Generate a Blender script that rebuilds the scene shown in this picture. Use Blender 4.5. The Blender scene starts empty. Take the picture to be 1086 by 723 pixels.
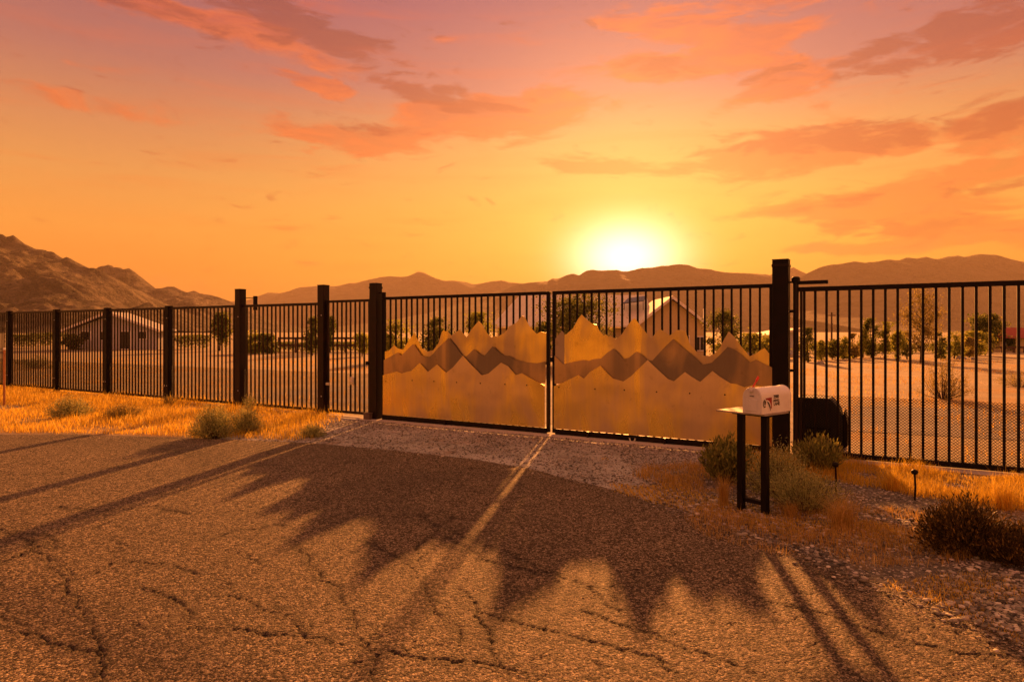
import bpy, math, random
import numpy as np
from mathutils import Vector, Matrix, noise as mnoise

random.seed(7)
rng = np.random.default_rng(7)
C = bpy.context.scene.collection
SC = bpy.context.scene
R = math.radians

# ------------------------------------------------------------------ camera
F = 700.0            # focal length in photo pixels (photo is 1086 wide)
HC = 1.4             # eye height
HOR = 352.0          # horizon row
cam_d = bpy.data.cameras.new('camera')
cam_d.sensor_width = 36.0
cam_d.lens = 36.0 * F / 1086.0
cam_d.shift_y = -(361.5 - HOR) / 1086.0
cam_d.clip_start = 0.05
cam_d.clip_end = 60000
cam = bpy.data.objects.new('camera', cam_d)
C.objects.link(cam)
cam.location = (0, 0, HC)
cam.rotation_euler = (R(90), 0, 0)
SC.camera = cam

# ------------------------------------------------------------------ exposure
vs = SC.view_settings
vs.view_transform = 'Standard'; vs.look = 'None'; vs.gamma = 1.0; vs.use_curve_mapping = False
vs.exposure = 2.2
EXPO = 2 ** vs.exposure

# ------------------------------------------------------------------ node helpers
def s2l(c):
    c = c / 255.0
    return c / 12.92 if c <= 0.04045 else ((c + 0.055) / 1.055) ** 2.4
def rgb(r, g, b):
    return (s2l(r), s2l(g), s2l(b), 1.0)

class NT:
    def __init__(self, tree):
        self.t = tree; self.n = tree.nodes; self.l = tree.links
    def new(self, typ, **kw):
        nd = self.n.new(typ)
        for k, v in kw.items(): setattr(nd, k, v)
        return nd
    def put(self, sock, v):
        if isinstance(v, bpy.types.NodeSocket): self.l.new(v, sock)
        else: sock.default_value = v
    def math(self, op, a, b=None, c=None, clamp=False):
        nd = self.new('ShaderNodeMath', operation=op); nd.use_clamp = clamp
        self.put(nd.inputs[0], a)
        if b is not None: self.put(nd.inputs[1], b)
        if c is not None: self.put(nd.inputs[2], c)
        return nd.outputs[0]
    def vmath(self, op, a, b=None):
        nd = self.new('ShaderNodeVectorMath', operation=op)
        self.put(nd.inputs[0], a)
        if b is not None: self.put(nd.inputs[1], b)
        return nd.outputs['Value'] if op in ('LENGTH', 'DOT_PRODUCT', 'DISTANCE') else nd.outputs['Vector']
    def noise(self, vec=None, scale=5, detail=4, rough=.55, dist=0, out='Fac'):
        nd = self.new('ShaderNodeTexNoise')
        if vec is not None: self.put(nd.inputs['Vector'], vec)
        nd.inputs['Scale'].default_value = scale; nd.inputs['Detail'].default_value = detail
        nd.inputs['Roughness'].default_value = rough; nd.inputs['Distortion'].default_value = dist
        return nd.outputs[out]
    def voro(self, vec=None, scale=5, feature='F1', out='Distance'):
        nd = self.new('ShaderNodeTexVoronoi', feature=feature)
        if vec is not None: self.put(nd.inputs['Vector'], vec)
        nd.inputs['Scale'].default_value = scale
        return nd.outputs[out]
    def ramp(self, fac, stops, interp='LINEAR'):
        nd = self.new('ShaderNodeValToRGB'); cr = nd.color_ramp; cr.interpolation = interp
        while len(cr.elements) < len(stops): cr.elements.new(0.5)
        for e, (p, c) in zip(cr.elements, stops):
            e.position = p; e.color = c if len(c) == 4 else (*c, 1)
        self.put(nd.inputs['Fac'], fac)
        return nd.outputs['Color']
    def mr(self, v, a, b, c=0, d=1, smooth=False):
        nd = self.new('ShaderNodeMapRange'); nd.clamp = True
        if smooth: nd.interpolation_type = 'SMOOTHSTEP'
        self.put(nd.inputs['Value'], v)
        for k, x in zip(('From Min', 'From Max', 'To Min', 'To Max'), (a, b, c, d)): nd.inputs[k].default_value = x
        return nd.outputs['Result']
    def mix(self, fac, a, b, blend='MIX'):
        nd = self.new('ShaderNodeMix', data_type='RGBA', blend_type=blend)
        self.put(nd.inputs[0], fac); self.put(nd.inputs[6], a); self.put(nd.inputs[7], b)
        return nd.outputs[2]
    def bump(self, h, strength=.5, dist=.01, normal=None):
        nd = self.new('ShaderNodeBump'); nd.inputs['Strength'].default_value = strength
        nd.inputs['Distance'].default_value = dist; self.put(nd.inputs['Height'], h)
        if normal is not None: self.put(nd.inputs['Normal'], normal)
        return nd.outputs['Normal']

# ------------------------------------------------------------------ sun and sky
SUN_EL, SUN_AZ = R(15.5), math.atan((668 - 543) / F)      # azimuth measured from +Y towards +X
sun_d = bpy.data.lights.new('sun', 'SUN')
sun_d.energy = 3.3; sun_d.angle = R(1.1); sun_d.color = (1.0, 0.34, 0.075)
sun = bpy.data.objects.new('sun', sun_d); C.objects.link(sun)
sd = Vector((math.sin(SUN_AZ) * math.cos(SUN_EL), math.cos(SUN_AZ) * math.cos(SUN_EL), math.sin(SUN_EL)))
sun.rotation_euler = sd.to_track_quat('Z', 'Y').to_euler()
sun.location = sd * 50

def azel(px, py):
    az = math.atan((px - 543) / F)
    return az, math.atan((HOR - py) / F * math.cos(az))

def build_world():
    w = bpy.data.worlds.new('World'); SC.world = w; w.use_nodes = True
    t = NT(w.node_tree); t.n.clear()
    g = t.new('ShaderNodeTexCoord').outputs['Generated']
    d = t.vmath('NORMALIZE', g)
    sep = t.new('ShaderNodeSeparateXYZ'); t.l.new(d, sep.inputs[0])
    x, y, z = sep.outputs
    el = t.math('ARCSINE', z)
    az = t.math('ARCTAN2', x, y)
    eln = t.math('DIVIDE', el, R(90), clamp=True)
    def st(lst): return [(e / 90.0, rgb(*c)) for e, c in lst]
    near = t.ramp(eln, st([(0, (240, 150, 38)), (5, (246, 172, 46)), (10, (240, 176, 70)), (16, (224, 156, 92)),
                           (20, (186, 116, 108)), (27, (152, 90, 110)), (45, (184, 142, 94)), (90, (184, 144, 94))]))
    far = t.ramp(eln, st([(0, (224, 116, 26)), (4, (230, 132, 32)), (8, (234, 154, 62)), (12, (220, 150, 80)),
                          (16, (198, 130, 90)), (20, (170, 108, 100)), (27, (140, 80, 102)), (45, (184, 142, 94)), (90, (184, 144, 94))]))  # overhead stops raised and warmed as added fill for shaded surfaces
    gaz, gel = azel(664, 276)
    daz = t.math('ABSOLUTE', t.math('SUBTRACT', az, gaz))
    wn = t.mr(daz, R(8), R(44), 1, 0, True)
    col = t.mix(wn, far, near)
    # clouds, laid out by azimuth and elevation round the whole sky
    comb = t.new('ShaderNodeCombineXYZ'); t.put(comb.inputs[0], az); t.put(comb.inputs[1], el)
    ae = comb.outputs[0]
    sc1 = t.new('ShaderNodeMapping'); sc1.inputs['Scale'].default_value = (4.5, 16, 1); sc1.inputs['Rotation'].default_value = (0, 0, R(4))
    t.l.new(ae, sc1.inputs[0])
    warp = t.noise(sc1.outputs[0], 1.1, 3, .5, out='Color')
    wv = t.new('ShaderNodeVectorMath', operation='MULTIPLY_ADD')
    t.put(wv.inputs[0], warp); wv.inputs[1].default_value = (.9, 1.1, 0); t.put(wv.inputs[2], sc1.outputs[0])
    n1 = t.noise(wv.outputs[0], 1.3, 8, .6)
    n2 = t.noise(wv.outputs[0], 4.2, 6, .6)
    # the warped lookup also bends the cloud banks themselves
    wv2 = t.new('ShaderNodeVectorMath', operation='MULTIPLY_ADD')
    t.put(wv2.inputs[0], t.vmath('SUBTRACT', t.noise(sc1.outputs[0], 2.0, 4, .6, out='Color'), (.5, .5, .5)))
    wv2.inputs[1].default_value = (.12, .05, 0); t.put(wv2.inputs[2], ae)
    def banks(lst):
        acc = None
        for (px, py, wpx, hpx, rot, amp) in lst:
            a, e = azel(px, py)
            m = t.new('ShaderNodeMapping', vector_type='TEXTURE')
            m.inputs['Location'].default_value = (a, e, 0)
            m.inputs['Rotation'].default_value = (0, 0, R(rot))
            m.inputs['Scale'].default_value = (wpx / F * math.cos(a) ** 2, hpx / F * math.cos(a), 1)
            t.l.new(wv2.outputs[0], m.inputs[0])
            v = t.mr(t.vmath('LENGTH', m.outputs[0]), 0.25, 1.5, amp, 0, True)
            acc = v if acc is None else t.math('MAXIMUM', acc, v)
        return acc
    lit = banks([(235, 30, 150, 18, -6, .75), (520, 122, 110, 24, 0, 1.0), (380, 148, 90, 16, -3, .9), (345, 95, 70, 10, -14, .7),
                 (600, 112, 70, 18, 0, .7), (720, 30, 110, 14, -8, .9), (800, 40, 75, 20, 6, 1.0), (745, 72, 120, 16, -4, 1.0),
                 (830, 92, 80, 14, 10, 1.0), (700, 176, 130, 12, -3, .75), (860, 160, 160, 24, 0, .95), (1010, 190, 120, 14, 4, .9),
                 (930, 222, 170, 14, -2, .9), (1040, 245, 130, 22, -3, 1.0), (1055, 135, 70, 22, 6, 1.0), (880, 265, 110, 9, 0, .8),
                 (60, 105, 110, 9, -5, .35), (770, 10, 120, 10, 0, .8), (1250, 160, 160, 40, 0, .8), (-200, 60, 160, 30, 0, .7)])
    drk = banks([(320, 28, 95, 20, -10, 1.0), (385, 62, 50, 12, -22, .6), (455, 98, 60, 16, -8, 1.0), (500, 112, 60, 12, 4, .8), (400, 140, 50, 8, -5, .7),
                 (890, 148, 160, 16, -1, .9), (1040, 30, 110, 30, 3, 1.0), (960, 55, 90, 22, 8, .8), (1060, 130, 60, 16, 6, 1.0),
                 (960, 240, 110, 14, -3, .75), (700, 70, 60, 8, -8, .7), (830, 82, 50, 8, 8, .5), (1050, 200, 80, 10, 0, .6), (1300, 60, 200, 50, 0, .9),
                 (870, 215, 90, 8, 0, .5), (150, 8, 150, 14, -4, .6)])
    def dens(mask, nz, lo, hi):
        return t.mr(t.math('ADD', mask, t.math('MULTIPLY', t.math('SUBTRACT', nz, .5), 3.0)), lo, hi, 0, 1, True)
    back = t.mr(daz, R(60), R(100), 0, .55, True)     # broken cloud goes on round the rest of the sky
    lit2 = t.math('MAXIMUM', lit, t.math('MULTIPLY', back, t.mr(el, R(12), R(30), 0, 1, True)))
    dl = dens(lit2, n1, .20, .72)
    dd = dens(drk, n2, .22, .85)
    elf = t.math('DIVIDE', el, R(30), clamp=True)
    litc = t.ramp(elf, [(.12, rgb(244, 134, 36)), (.38, rgb(236, 118, 44)), (.6, rgb(226, 100, 56)), (.85, rgb(226, 92, 68)), (1, rgb(206, 82, 78))])
    drkc = t.ramp(elf, [(.12, rgb(208, 110, 42)), (.4, rgb(186, 88, 48)), (.65, rgb(160, 70, 62)), (.9, rgb(122, 58, 72)), (1, rgb(116, 58, 78))])
    litv = t.mix(t.mr(n2, .35, .65), t.mix(.5, litc, drkc), t.mix(.35, litc, rgb(255, 140, 80)))
    col = t.mix(t.math('MULTIPLY', dl, t.mr(n2, .25, .6, .62, .95)), col, litv)
    col = t.mix(t.math('MULTIPLY', dd, .8), col, drkc)
    # thin level streaks everywhere
    sc2 = t.new('ShaderNodeMapping'); sc2.inputs['Scale'].default_value = (2.2, 26, 1); t.l.new(ae, sc2.inputs[0])
    n3 = t.noise(sc2.outputs[0], 1.6, 6, .6, .6)
    col = t.mix(t.mr(n3, .46, .72, 0, .22, True), col, litc)
    # the glow round the sun
    gd = Vector((math.sin(gaz) * math.cos(gel), math.cos(gaz) * math.cos(gel), math.sin(gel)))
    dx_ = t.math('MULTIPLY', t.math('SUBTRACT', az, gaz), t.math('COSINE', el))
    dy_ = t.math('MULTIPLY', t.math('SUBTRACT', el, gel), 1.45)
    ang = t.math('SQRT', t.math('ADD', t.math('MULTIPLY', dx_, dx_), t.math('MULTIPLY', dy_, dy_)))
    def gauss(wd, p=2.0):
        q = t.math('POWER', t.math('DIVIDE', ang, R(wd)), p)
        return t.math('EXPONENT', t.math('MULTIPLY', q, -1))
    g1 = t.mix(1.0, (0, 0, 0, 1), (1, 1, 1, 1)); 
    def scaled(c, f):
        m = t.new('ShaderNodeVectorMath', operation='SCALE'); m.inputs[0].default_value = c; t.put(m.inputs['Scale'], f); return m.outputs[0]
    glow = t.vmath('ADD', scaled((2.4, 2.0, 1.6), gauss(3.9)), scaled((.42, .25, .05), gauss(6.2, 1.5)))
    glow = t.vmath('ADD', glow, scaled((.08, .035, .0), gauss(11.0, 1.6)))
    col = t.vmath('ADD', col, glow)
    # sky away from the sun raised as added fill for panels and shade
    lift = t.new('ShaderNodeVectorMath', operation='SCALE'); t.put(lift.inputs[0], col); t.put(lift.inputs['Scale'], t.mr(daz, R(50), R(120), 1.0, 1.45, True)); col = lift.outputs[0]
    # below the horizon: dull earth
    col = t.mix(t.mr(el, R(-3), 0, 1, 0), col, (.20, .10, .05, 1))
    bg = t.new('ShaderNodeBackground'); t.put(bg.inputs[0], col); bg.inputs[1].default_value = 1.0 / EXPO
    sky = t.new('ShaderNodeTexSky', sky_type='NISHITA'); sky.sun_disc = False
    sky.sun_elevation = SUN_EL; sky.sun_rotation = SUN_AZ; sky.dust_density = 4
    tint = t.mix(1.0, sky.outputs[0], (1.0, .55, .25, 1), 'MULTIPLY')
    bg2 = t.new('ShaderNodeBackground'); t.put(bg2.inputs[0], tint); bg2.inputs[1].default_value = 0.002
    add = t.new('ShaderNodeAddShader'); t.l.new(bg.outputs[0], add.inputs[0]); t.l.new(bg2.outputs[0], add.inputs[1])
    out = t.new('ShaderNodeOutputWorld'); t.l.new(add.outputs[0], out.inputs[0])
    w.cycles.sampling_method = 'MANUAL'; w.cycles.sample_map_resolution = 1024
build_world()

# ------------------------------------------------------------------ mesh helpers
class MB:
    def __init__(self): self.v = []; self.f = []
    def add(self, vs, fs):
        o = len(self.v); self.v += [tuple(p) for p in vs]; self.f += [tuple(i + o for i in f) for f in fs]
    def box(self, x0, x1, y0, y1, z0, z1, M=None):
        p = [(x0,y0,z0),(x1,y0,z0),(x1,y1,z0),(x0,y1,z0),(x0,y0,z1),(x1,y0,z1),(x1,y1,z1),(x0,y1,z1)]
        if M is not None: p = [tuple(M @ Vector(q)) for q in p]
        self.add(p, [(0,3,2,1),(4,5,6,7),(0,1,5,4),(1,2,6,5),(2,3,7,6),(3,0,4,7)])
        return self
    def tube(self, pts, r, n=8, cap=True):
        pts = [Vector(p) for p in pts]
        rr = r if isinstance(r, (list, tuple)) else [r] * len(pts)
        vs = []; fs = []
        up0 = Vector((0, 0, 1))
        for i, p in enumerate(pts):
            d = (pts[min(i+1, len(pts)-1)] - pts[max(i-1, 0)]).normalized()
            a = d.cross(up0 if abs(d.z) < .95 else Vector((1, 0, 0))).normalized(); b = d.cross(a)
            for k in range(n):
                t = 2 * math.pi * k / n
                vs.append(p + (a * math.cos(t) + b * math.sin(t)) * rr[i])
        for i in range(len(pts) - 1):
            for k in range(n):
                k2 = (k + 1) % n
                fs.append((i*n+k, i*n+k2, (i+1)*n+k2, (i+1)*n+k))
        if cap:
            fs.append(tuple(range(n))[::-1]); fs.append(tuple((len(pts)-1)*n + k for k in range(n)))
        self.add(vs, fs); return self
    def lathe(self, prof, n=16, c=(0, 0, 0)):
        vs = []; fs = []
        for (r, z) in prof:
            for k in range(n):
                t = 2*math.pi*k/n; vs.append((c[0]+r*math.cos(t), c[1]+r*math.sin(t), c[2]+z))
        for i in range(len(prof)-1):
            for k in range(n):
                k2 = (k+1) % n; fs.append((i*n+k, i*n+k2, (i+1)*n+k2, (i+1)*n+k))
        fs.append(tuple(range(n))[::-1]); fs.append(tuple((len(prof)-1)*n+k for k in range(n)))
        self.add(vs, fs); return self
    def plate(self, outline, y0, y1):
        """outline of (x,z) extruded from y0 to y1"""
        n = len(outline)
        self.add([(x, y0, z) for x, z in outline] + [(x, y1, z) for x, z in outline],
                 [tuple(range(n)), tuple(range(n, 2*n))[::-1]] + [((i+1) % n, i, n+i, n+(i+1) % n) for i in range(n)])
        return self
    def build(self, name, m, parent=None, bevel=0, smooth=False, loc=None):
        me = bpy.data.meshes.new(name); me.from_pydata(self.v, [], self.f); me.validate(); me.update()
        return link(name, me, m, parent, bevel, smooth, loc)

def link(name, me, m, parent=None, bevel=0, smooth=False, loc=None):
    o = bpy.data.objects.new(name, me); C.objects.link(o)
    if m is not None and len(me.materials) == 0: me.materials.append(m)
    if smooth: me.polygons.foreach_set('use_smooth', [True] * len(me.polygons))
    if bevel:
        b = o.modifiers.new('bevel', 'BEVEL'); b.width = bevel; b.segments = 2; b.limit_method = 'ANGLE'
    if parent is not None: o.parent = parent
    if loc is not None: o.location = loc
    return o

def npmesh(name, V, Fq, m, parent=None, smooth=False):
    """V (n,3) float array, Fq (m,k) int array of equal-sided faces"""
    me = bpy.data.meshes.new(name)
    V = np.asarray(V, np.float32); Fq = np.asarray(Fq, np.int32)
    k = Fq.shape[1]
    me.vertices.add(len(V)); me.vertices.foreach_set('co', V.ravel())
    me.loops.add(Fq.size); me.loops.foreach_set('vertex_index', Fq.ravel())
    me.polygons.add(len(Fq)); me.polygons.foreach_set('loop_start', np.arange(0, Fq.size, k, dtype=np.int32))
    try: me.polygons.foreach_set('loop_total', np.full(len(Fq), k, np.int32))
    except Exception: pass
    if smooth: me.polygons.foreach_set('use_smooth', np.ones(len(Fq), bool))
    me.update(calc_edges=True)
    return link(name, me, m, parent)

def tag(o, label=None, cat=None, group=None, kind=None):
    for k, v in (('label', label), ('category', cat), ('group', group), ('kind', kind)):
        if v: o[k] = v
    return o
def thing(name, label, cat, loc=(0, 0, 0), rz=0, group=None):
    o = bpy.data.objects.new(name, None); C.objects.link(o); o.empty_display_size = .2
    o.location = loc; o.rotation_euler = (0, 0, rz)
    return tag(o, label, cat, group)
def share(src, parent, loc, name=None, rot=None, scale=None):
    o = src.copy(); C.objects.link(o); o.parent = parent; o.location = loc
    if rot is not None: o.rotation_euler = rot
    if scale is not None: o.scale = scale
    return o

# ------------------------------------------------------------------ materials
def mat(name): 
    m = bpy.data.materials.new(name); m.use_nodes = True
    t = NT(m.node_tree); b = t.n.get('Principled BSDF')
    return m, t, b
def pset(t, b, **kw):
    names = dict(color='Base Color', rough='Roughness', metal='Metallic', spec='Specular IOR Level', normal='Normal', coat='Coat Weight', aniso='Anisotropic')
    for k, v in kw.items(): t.put(b.inputs[names[k]], v)
def objco(t): return t.new('ShaderNodeTexCoord').outputs['Object']
def geo(t, o='Position'): return t.new('ShaderNodeNewGeometry').outputs[o]

def mk_paint(name, c, rough=.42, c2=None, spec=.5):
    m, t, b = mat(name); P = geo(t)
    n = t.noise(P, 6, 6, .65); n2 = t.noise(P, 90, 3, .6)
    c2 = c2 or tuple(min(1, x * 1.6 + .008) for x in c)
    col = t.ramp(n, [(.42, c), (.72, c2)])
    pset(t, b, color=col, rough=t.mr(n, .3, .8, rough - .08, rough + .22), normal=t.bump(n2, .12, .002), spec=spec)
    return m
M_BLACK = mk_paint('black_steel_paint', (.005, .003, .003), .5, (.014, .007, .005), .15)
M_BRONZE = mk_paint('bronze_steel_paint', (.010, .004, .003), .45, (.026, .010, .006), .22)
M_PLASTIC = mk_paint('black_plastic', (.015, .014, .014), .55, (.03, .026, .022))
M_WHITE = mk_paint('white_enamel', (.88, .86, .82), .35, (.80, .76, .70))
M_DOOR = mk_paint('grey_white_enamel', (.66, .65, .66), .4, (.55, .53, .52))
M_RED = mk_paint('red_paint', (.75, .05, .03), .45, (.60, .06, .03))
M_REDLOGO = mk_paint('dark_red_print', (.32, .015, .02), .5, (.36, .03, .03))
M_INK = mk_paint('black_print', (.03, .025, .022), .6)
M_SILVER, _t, _b = mat('galvanised'); pset(_t, _b, color=(.62, .60, .57, 1), metal=.6, rough=.35)
M_STUCCO = mk_paint('pale_yellow_stucco', (.62, .50, .27), .9, (.56, .44, .24), .2)
M_GREYWALL = mk_paint('grey_wall', (.52, .51, .52), .9, (.44, .43, .44), .2)
M_TRIM = mk_paint('white_trim', (.78, .72, .66), .6)
M_ROOFW = mk_paint('white_metal_roof', (.80, .74, .62), .55, (.72, .66, .55))
M_ROOFR = mk_paint('red_tile', (.40, .085, .055), .8, (.30, .07, .05), .2)
M_GLASS, _t, _b = mat('window_glass'); pset(_t, _b, color=(.02, .02, .025, 1), rough=.08)
M_WOOD = mk_paint('weathered_orange_stake', (.42, .16, .05), .7, (.30, .12, .05))
M_BOX = mk_paint('brown_junction_box', (.10, .065, .05), .6, (.16, .10, .07))
M_DEAD = mk_paint('dark_dry_wood', (.09, .055, .035), .9, (.15, .09, .055), .2)

def mk_sheet(name, c1, c2, metal, rough, stain=0.0):
    """weathered sheet steel: vertical rolling marks, golden glow painted in as soft patches, and dark stains"""
    m, t, b = mat(name); P = objco(t)
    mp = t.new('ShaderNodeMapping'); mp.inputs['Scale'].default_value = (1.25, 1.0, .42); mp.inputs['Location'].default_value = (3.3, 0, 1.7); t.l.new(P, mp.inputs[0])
    glow_pat = t.noise(mp.outputs[0], 1.7, 3, .5, .5)
    mp2 = t.new('ShaderNodeMapping'); mp2.inputs['Scale'].default_value = (9, 9, .35); t.l.new(P, mp2.inputs[0])
    brush = t.noise(mp2.outputs[0], 3.0, 5, .6)
    spots = t.noise(P, 7, 7, .7)
    col = t.ramp(glow_pat, [(.40, c1), (.51, tuple(a*.55+b*.45 for a, b in zip(c1, c2))), (.60, c2)])  # gold end of the ramp paints a warm glow into the metal colour
    col = t.mix(t.mr(brush, .3, .8, 0, .22), col, tuple(x * .62 for x in c1[:3]) + (1,))
    col = t.mix(t.mr(spots, .60, .78, 0, .35 + stain), col, (.10, .055, .03, 1))
    wav = t.noise(P, 1.3, 2, .4)
    nrm = t.bump(wav, .5, .05)
    nrm = t.bump(brush, .08, .004, nrm)
    pset(t, b, color=col, metal=metal, rough=t.mr(glow_pat, .3, .7, rough + .07, rough - .07), normal=nrm)
    return m
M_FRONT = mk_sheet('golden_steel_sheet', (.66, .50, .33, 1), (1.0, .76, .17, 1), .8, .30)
M_MID = mk_sheet('grey_brown_steel_sheet', (.22, .175, .13, 1), (.52, .36, .19, 1), .75, .42, .2)
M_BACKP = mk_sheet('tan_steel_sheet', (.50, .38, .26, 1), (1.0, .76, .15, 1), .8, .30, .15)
M_DULL = mk_sheet('dull_steel_sheet', (.34, .28, .22, 1), (.40, .32, .24, 1), .6, .5, .2)

def mk_leaf(name, c1, c2, trans=.35, c3=None):
    m, t, b = mat(name)
    rnd = geo(t, 'Random Per Island')
    st = [(0, c1), (1, c2)] if c3 is None else [(0, c1), (.75, c2), (1, c3)]
    col = t.ramp(rnd, st)
    pset(t, b, color=col, rough=.6, spec=.25)
    tr = t.new('ShaderNodeBsdfTranslucent'); t.put(tr.inputs[0], col)
    mx = t.new('ShaderNodeMixShader'); mx.inputs[0].default_value = trans
    t.l.new(b.outputs[0], mx.inputs[1]); t.l.new(tr.outputs[0], mx.inputs[2])
    t.l.new(mx.outputs[0], t.n['Material Output'].inputs[0])
    return m
M_GRASS = mk_leaf('golden_dry_grass', (.44, .28, .04), (.92, .62, .05), .62, (.95, .75, .20))
M_GRASS2 = mk_leaf('tawny_dry_grass', (.38, .24, .06), (.66, .43, .11), .5, (.82, .60, .22))
M_SAGE = mk_leaf('grey_green_leaf', (.20, .21, .08), (.46, .46, .17), .4, (.72, .66, .26))
M_DARKL = mk_leaf('dark_brown_leaf', (.035, .025, .010), (.11, .072, .022), .3, (.38, .23, .06))
M_GREEN = mk_leaf('green_leaf', (.14, .15, .035), (.32, .31, .08), .45, (.52, .44, .13))
M_TREE = mk_leaf('tree_leaf', (.07, .085, .022), (.20, .21, .05), .5, (.36, .32, .08))
M_YTREE = mk_leaf('yellow_green_leaf', (.20, .22, .035), (.38, .38, .07), .5, (.52, .46, .10))
M_TANL = mk_leaf('tan_leaf', (.20, .16, .05), (.40, .32, .10), .5)
M_STEM = mk_paint('twig_bark', (.07, .045, .03), .9, (.12, .08, .05), .2)

def mk_ground(name, stops, scale, bs, bd, tuft=None, rough=.95):
    m, t, b = mat(name); P = geo(t)
    n = t.noise(P, scale, 8, .65); n2 = t.noise(P, scale * 14, 6, .7); v = t.voro(P, scale * 30)
    big = t.noise(P, scale * .12, 3, .5)
    f = t.math('ADD', t.math('MULTIPLY', n, .55), t.math('ADD', t.math('MULTIPLY', n2, .3), t.math('MULTIPLY', big, .15)))
    col = t.ramp(f, stops)
    if tuft:
        tn = t.noise(P, tuft[1], 5, .65)
        col = t.mix(t.mr(tn, tuft[2], tuft[2] + .12, 0, tuft[3], True), col, tuft[0])
    h = t.math('ADD', t.math('MULTIPLY', n2, .6), t.math('MULTIPLY', v, .5))
    pset(t, b, color=col, rough=rough, spec=.2, normal=t.bump(h, bs, bd))
    return m
M_DESERT = mk_ground('desert_sand', [(.36, (.24, .195, .125)), (.5, (.35, .285, .185)), (.62, (.46, .38, .25))], .9, .7, .03, ((.42, .23, .06, 1), .35, .52, .6))
M_GRAVEL = mk_ground('gravel_ground', [(.38, (.26, .26, .25)), (.5, (.46, .46, .44)), (.62, (.64, .64, .61))], 2.2, 1.0, .02, ((.30, .17, .07, 1), 1.6, .56, .5))
M_CONC = mk_ground('concrete', [(.38, (.40, .38, .33)), (.5, (.50, .475, .42)), (.62, (.58, .55, .48))], 2.5, .4, .006)

M_DRIVE = mk_ground('dusty_driveway', [(.36, (.17, .15, .13)), (.5, (.27, .24, .21)), (.62, (.38, .34, .29))], 1.3, 1.0, .02, ((.30, .20, .09, 1), .9, .54, .7))
def mk_asphalt():
    m, t, b = mat('old_asphalt'); P = geo(t)
    v = t.voro(P, 88, out='Color'); vd = t.voro(P, 88); v2 = t.voro(P, 190, out='Color')
    vf = t.new('ShaderNodeSeparateColor'); t.l.new(v, vf.inputs[0])
    vf2 = t.new('ShaderNodeSeparateColor'); t.l.new(v2, vf2.inputs[0])
    n = t.noise(P, .8, 5, .6); fine = t.noise(P, 180, 4, .7)
    f = t.math('ADD', t.math('MULTIPLY', vf.outputs[0], .55), t.math('MULTIPLY', vf2.outputs[1], .45))
    col = t.ramp(f, [(.22, (.020, .014, .009)), (.40, (.070, .052, .033)), (.56, (.150, .114, .074)), (.70, (.29, .222, .145)), (.86, (.54, .43, .30))])
    col = t.mix(t.mr(n, .45, .7, 0, .35), col, (.075, .060, .040, 1))
    st_ = t.noise(P, .35, 5, .65, .8); st2 = t.noise(P, 2.6, 4, .6)
    col = t.mix(t.mr(st_, .48, .66, 0, .42, True), col, (.035, .028, .020, 1))
    col = t.mix(t.mr(st2, .60, .74, 0, .35, True), col, (.22, .18, .12, 1))
    at = t.new('ShaderNodeAttribute', attribute_name='crack')
    col = t.mix(at.outputs['Fac'], col, (.018, .012, .009, 1))
    h = t.math('ADD', t.math('MULTIPLY', t.math('SUBTRACT', 1.0, vd), .5), t.math('ADD', t.math('MULTIPLY', vf.outputs[1], .6), t.math('MULTIPLY', fine, .4)))
    pset(t, b, color=col, rough=.8, spec=.25, normal=t.bump(h, .9, .011))
    return m
M_ASPH = mk_asphalt()

def mk_stone():
    m, t, b = mat('gravel_stone'); r = geo(t, 'Random Per Island')
    col = t.ramp(r, [(0, (.05, .046, .04)), (.4, (.19, .175, .15)), (.8, (.40, .37, .32)), (1, (.70, .66, .58))])
    n = t.noise(objco(t), 60, 4, .6)
    pset(t, b, color=col, rough=.8, spec=.3, normal=t.bump(n, .3, .004)); return m
M_STONE = mk_stone()

def mk_rock(name, lo, hi, pale, sc):
    m, t, b = mat(name); P = geo(t)
    n = t.noise(P, sc, 8, .65, .3); n2 = t.noise(P, sc * 7, 6, .7)
    nz = t.new('ShaderNodeSeparateXYZ'); t.l.new(geo(t, 'Normal'), nz.inputs[0])
    slope = t.mr(nz.outputs[2], .5, .85, 0, 1)
    mt = t.new('ShaderNodeMapping'); mt.inputs['Scale'].default_value = (1, .6, 2.6); t.l.new(P, mt.inputs[0]); band = t.noise(mt.outputs[0], sc * 2.4, 6, .7, .8)
    f = t.math('ADD', t.math('MULTIPLY', n, .6), t.math('MULTIPLY', n2, .4))
    col = t.ramp(f, [(.38, lo), (.6, hi)])
    col = t.mix(t.math('MULTIPLY', slope, t.mr(n2, .4, .65)), col, pale)
    col = t.mix(t.mr(band, .50, .60, 0, .65, True), col, tuple(q*.45 for q in lo[:3])+(1,))
    col = t.mix(t.mr(t.noise(P, sc*5, 7, .75), .58, .68, 0, .6, True), col, pale)
    pset(t, b, color=col, rough=.95, spec=.1, normal=t.bump(n2, 1.0, .35 / sc))
    return m
M_ROCK = mk_rock('near_mountain_rock', (.06, .048, .038, 1), (.14, .11, .085, 1), (.30, .24, .18, 1), .006)
M_FARROCK = mk_rock('far_mountain_rock', (.09, .075, .06, 1), (.13, .11, .09, 1), (.17, .14, .115, 1), .0015)

# ------------------------------------------------------------------ where things stand
def gp(px, py):
    Y = HC * F / (py - HOR); return ((px - 543) / F * Y, Y)
def zat(py, Y): return HC + (HOR - py) * Y / F

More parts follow.
